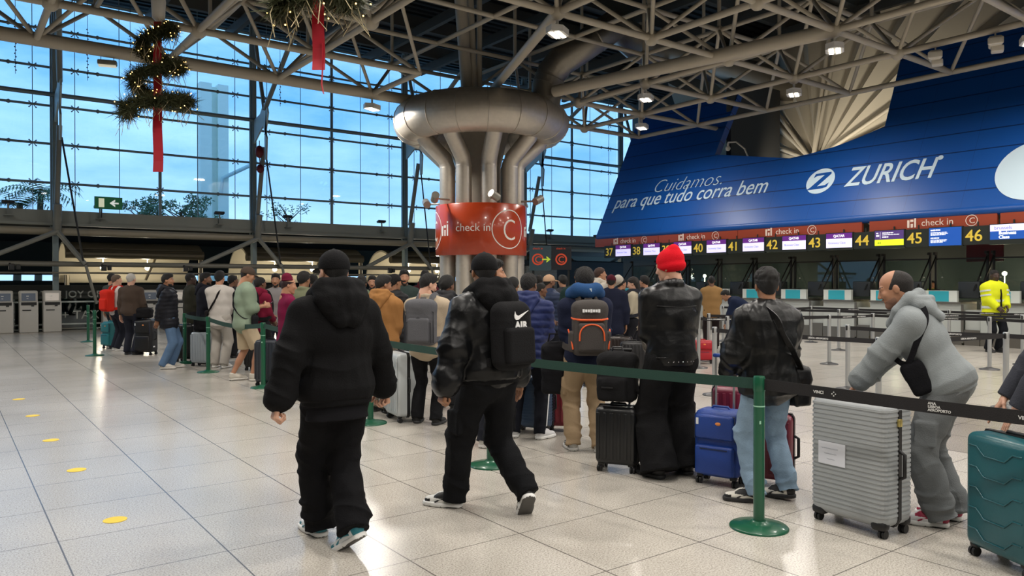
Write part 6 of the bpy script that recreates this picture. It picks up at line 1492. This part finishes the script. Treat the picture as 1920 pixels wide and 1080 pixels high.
# ------------------------------------------------------------------ queue posts and belts
M_gp = mat('post_green', (18, 84, 58), .32, coat=.3); M_gb = mat('belt_green', (26, 62, 52), .8, bump=('noise', 160, .2)); M_bb = mat('belt_black', (26, 24, 26), .8, bump=('noise', 160, .2)); M_sp = mat('post_silver', (176, 178, 178), .35, .6); M_bw = mat('belt_print', (214, 214, 212), .7); M_rim = mat('post_rim', (150, 196, 172), .3)
POSTN = {}
def post(key, x, y, m, label, group, rad=.036, hgt=1.0, base=.19):
    r = empty('queue_post', (x, y, 0)); b = MB(); b.lathe([(base, 0), (base, .008), (base * .96, .016), (base * .5, .030), (.06, .038), (.045, .05)], n=32); b.build('base_plate', m if m is not M_sp else mat('base_dark_steel', (92, 92, 92), .4, .6), r)
    b = MB(); b.tube((0, 0, .03), (0, 0, hgt - .10), rad, 20); b.build('pole', m, r)
    b = MB(); b.lathe([(rad * 1.04, 0), (rad * 1.08, .01), (rad * 1.08, .088), (rad * .95, .10)], (0, 0, hgt - .10), 20); b.build('belt_head', m, r)
    if m is M_gp:
        b = MB(); b.lathe([(rad * 1.03, 0), (rad * 1.03, .008)], (0, 0, hgt - .20), 20); b.build('ring_line', M_rim, r)
        b = MB(); b.box((-rad * .7, -rad * .78, hgt - .30), (.02, .003, .02), M=None); b.build('sticker', M_rim, r)
    else:
        b = MB(); b.rbox((0, 0, hgt - .05), (rad * 2.5, .03, .075), .01); b.build('clip', M_whl, r)
    POSTN[key] = (r, x, y, hgt); tag(r, label, 'queue post', group)
def belt(a, b_, m, z=None, sag=.012, w=.036, prints=()):
    r, x0, y0, h0 = POSTN[a]; x1, y1 = POSTN[b_][1:3] if isinstance(b_, str) else b_; z = (h0 - .05) if z is None else z
    A_ = Vector((x0, y0, z)); B_ = Vector((x1, y1, z)); dr = (B_ - A_).normalized(); n = 12; mb = MB()
    pts = [A_ + dr * .04 + (B_ - A_ - dr * .08) * (i / n) - Vector((0, 0, sag * math.sin(PI * i / n))) for i in range(n + 1)]
    mb.path([p - Vector((x0, y0, 0)) for p in pts], 1, flat=(w, .0014)); o = mb.build('belt', m, r)
    nv = Vector((-dr.y, dr.x, 0)); nv = nv if nv.dot(Vector((x0, y0, 0))) < 0 else -nv
    ux = dr if dr.dot(Vector((RT[0], RT[1], 0))) > 0 else -dr
    if prints:
        pm = MB()
        for t, txt, sz, dz in prints:
            c = A_ + (B_ - A_) * t - Vector((x0, y0, 0)) + nv * .004 - Vector((0, 0, sag * math.sin(PI * t)))
            if txt == '#':
                for dx, dz2 in ((0, .011), (0, -.011), (.011, 0), (-.011, 0)): pm.prism([(dx - .005, dz2), (dx, dz2 - .005), (dx + .005, dz2), (dx, dz2 + .005)], c + Vector((0, 0, dz)), ux, (0, 0, 1), .001)
            else: text_on(txt, sz, c + Vector((0, 0, dz)), ux, (0, 0, 1), pm, off=.0006, extr=.0006)
        pm.build('belt_print', M_bw, o)
GG = 'green queue posts'
for key, px, py, lab in (('g1', 1424, 990, 'nearest green queue post with broad round base, between blue suitcase and silver suitcase'), ('g2', 920, 873, 'green queue post behind the legs of the bomber jacket man'), ('g3', 694, 794, 'green queue post hidden behind the black hoodie, its round base showing by his fist'),
    ('g4', 493, 727, 'green queue post right of the bare legs in shorts'), ('g5', 390, 698, 'green queue post in front of the pale grey suit'), ('g6', 346, 681, 'green queue post right of the blue jeans'), ('g7', 177, 667, 'green queue post left of the red backpack, nearer of the pair'), ('g8', 165, 641, 'green queue post left of the red backpack, farther of the pair')):
    p = gnd(px, py); post(key, p.x, p.y, M_gp, lab, GG)
post('g0', 4.36, .62, M_gp, 'green queue post beyond the right edge holding the black belt', GG)
belt('g3', 'g2', M_gb); belt('g2', 'g1', M_gb); belt('g4', 'g3', M_gb, sag=.05); belt('g5', 'g4', M_gb, sag=.06); belt('g6', 'g5', M_gb)
belt('g1', 'g0', M_bb, prints=((.16, 'VINCI', .026, -.009), (.215, '#', 1, 0), (.44, 'ANA', .020, .012), (.44, 'LISBOA', .020, -.006), (.44, 'AEROPORTO', .020, -.024), (.62, 'VINCI', .026, -.009), (.66, '#', 1, 0)))
SG = 'silver queue posts of the check-in lanes'
SPO = [('s1', 1521, 642, 'silver lane post under sign 42'), ('s2', 1555, 683, 'silver lane post left of the bald head, second row'), ('s3', 1573, 657, 'thin silver lane post under sign 43'), ('s4', 1590, 730, 'silver lane post just left of the bald man'), ('s5', 1637, 676, 'silver lane post half behind the leaning man'),
    ('s6', 1780, 660, 'silver lane post before the counter under sign 45'), ('s7', 1856, 693, 'silver lane post in front of the high visibility jacket'), ('s8', 1887, 766, 'nearest silver lane post at the right, on the dark floor band'), ('s9', 1918, 684, 'silver lane post cut by the right edge'), ('s10', 1329, 677, 'silver lane post right of the leather jacket back'),
    ('s11', 1356, 640, 'farthest silver lane post under sign 40'), ('s12', 1364, 690, 'silver lane post left of the glossy leather sleeve'), ('s13', 1648, 790, 'silver lane post behind the arm of the leaning man'), ('s14', 1340, 741, 'silver lane post right of the wide black jeans'), ('s15', 1310, 690, 'silver lane post touching the edge of the leather jacket'), ('s16', 1382, 655, 'thin lane post left of the dark curly head')]
for key, px, py, lab in SPO:
    p = gnd(px, py); post(key, p.x, p.y, M_sp, lab, SG, .034, .98, .17)
POUT = [('o1', 10.9, 1.9), ('o2', 15.4, 3.7), ('o3', 16.9, 3.8), ('o4', 18.7, 5.9)]
for key, x, y in POUT: POSTN[key] = (None, x, y, .98)
zs = ((.30, 'LISBOA AEROPORTO', .03, -.01), (.62, 'LISBOA AEROPORTO', .03, -.01))
for a, c in (('s4', 's8'), ('s5', 's7'), ('s3', 's9'), ('s1', 's6'), ('s2', 's5'), ('s11', 's3'), ('s10', 's2'), ('s12', 's2'), ('s13', 's8'), ('s14', 's13'), ('s15', 's12'), ('s16', 's1'), ('s8', 'o1'), ('s7', 'o2'), ('s9', 'o3'), ('s6', 'o4')):
    belt(a, c, M_bb, prints=zs, w=.028)
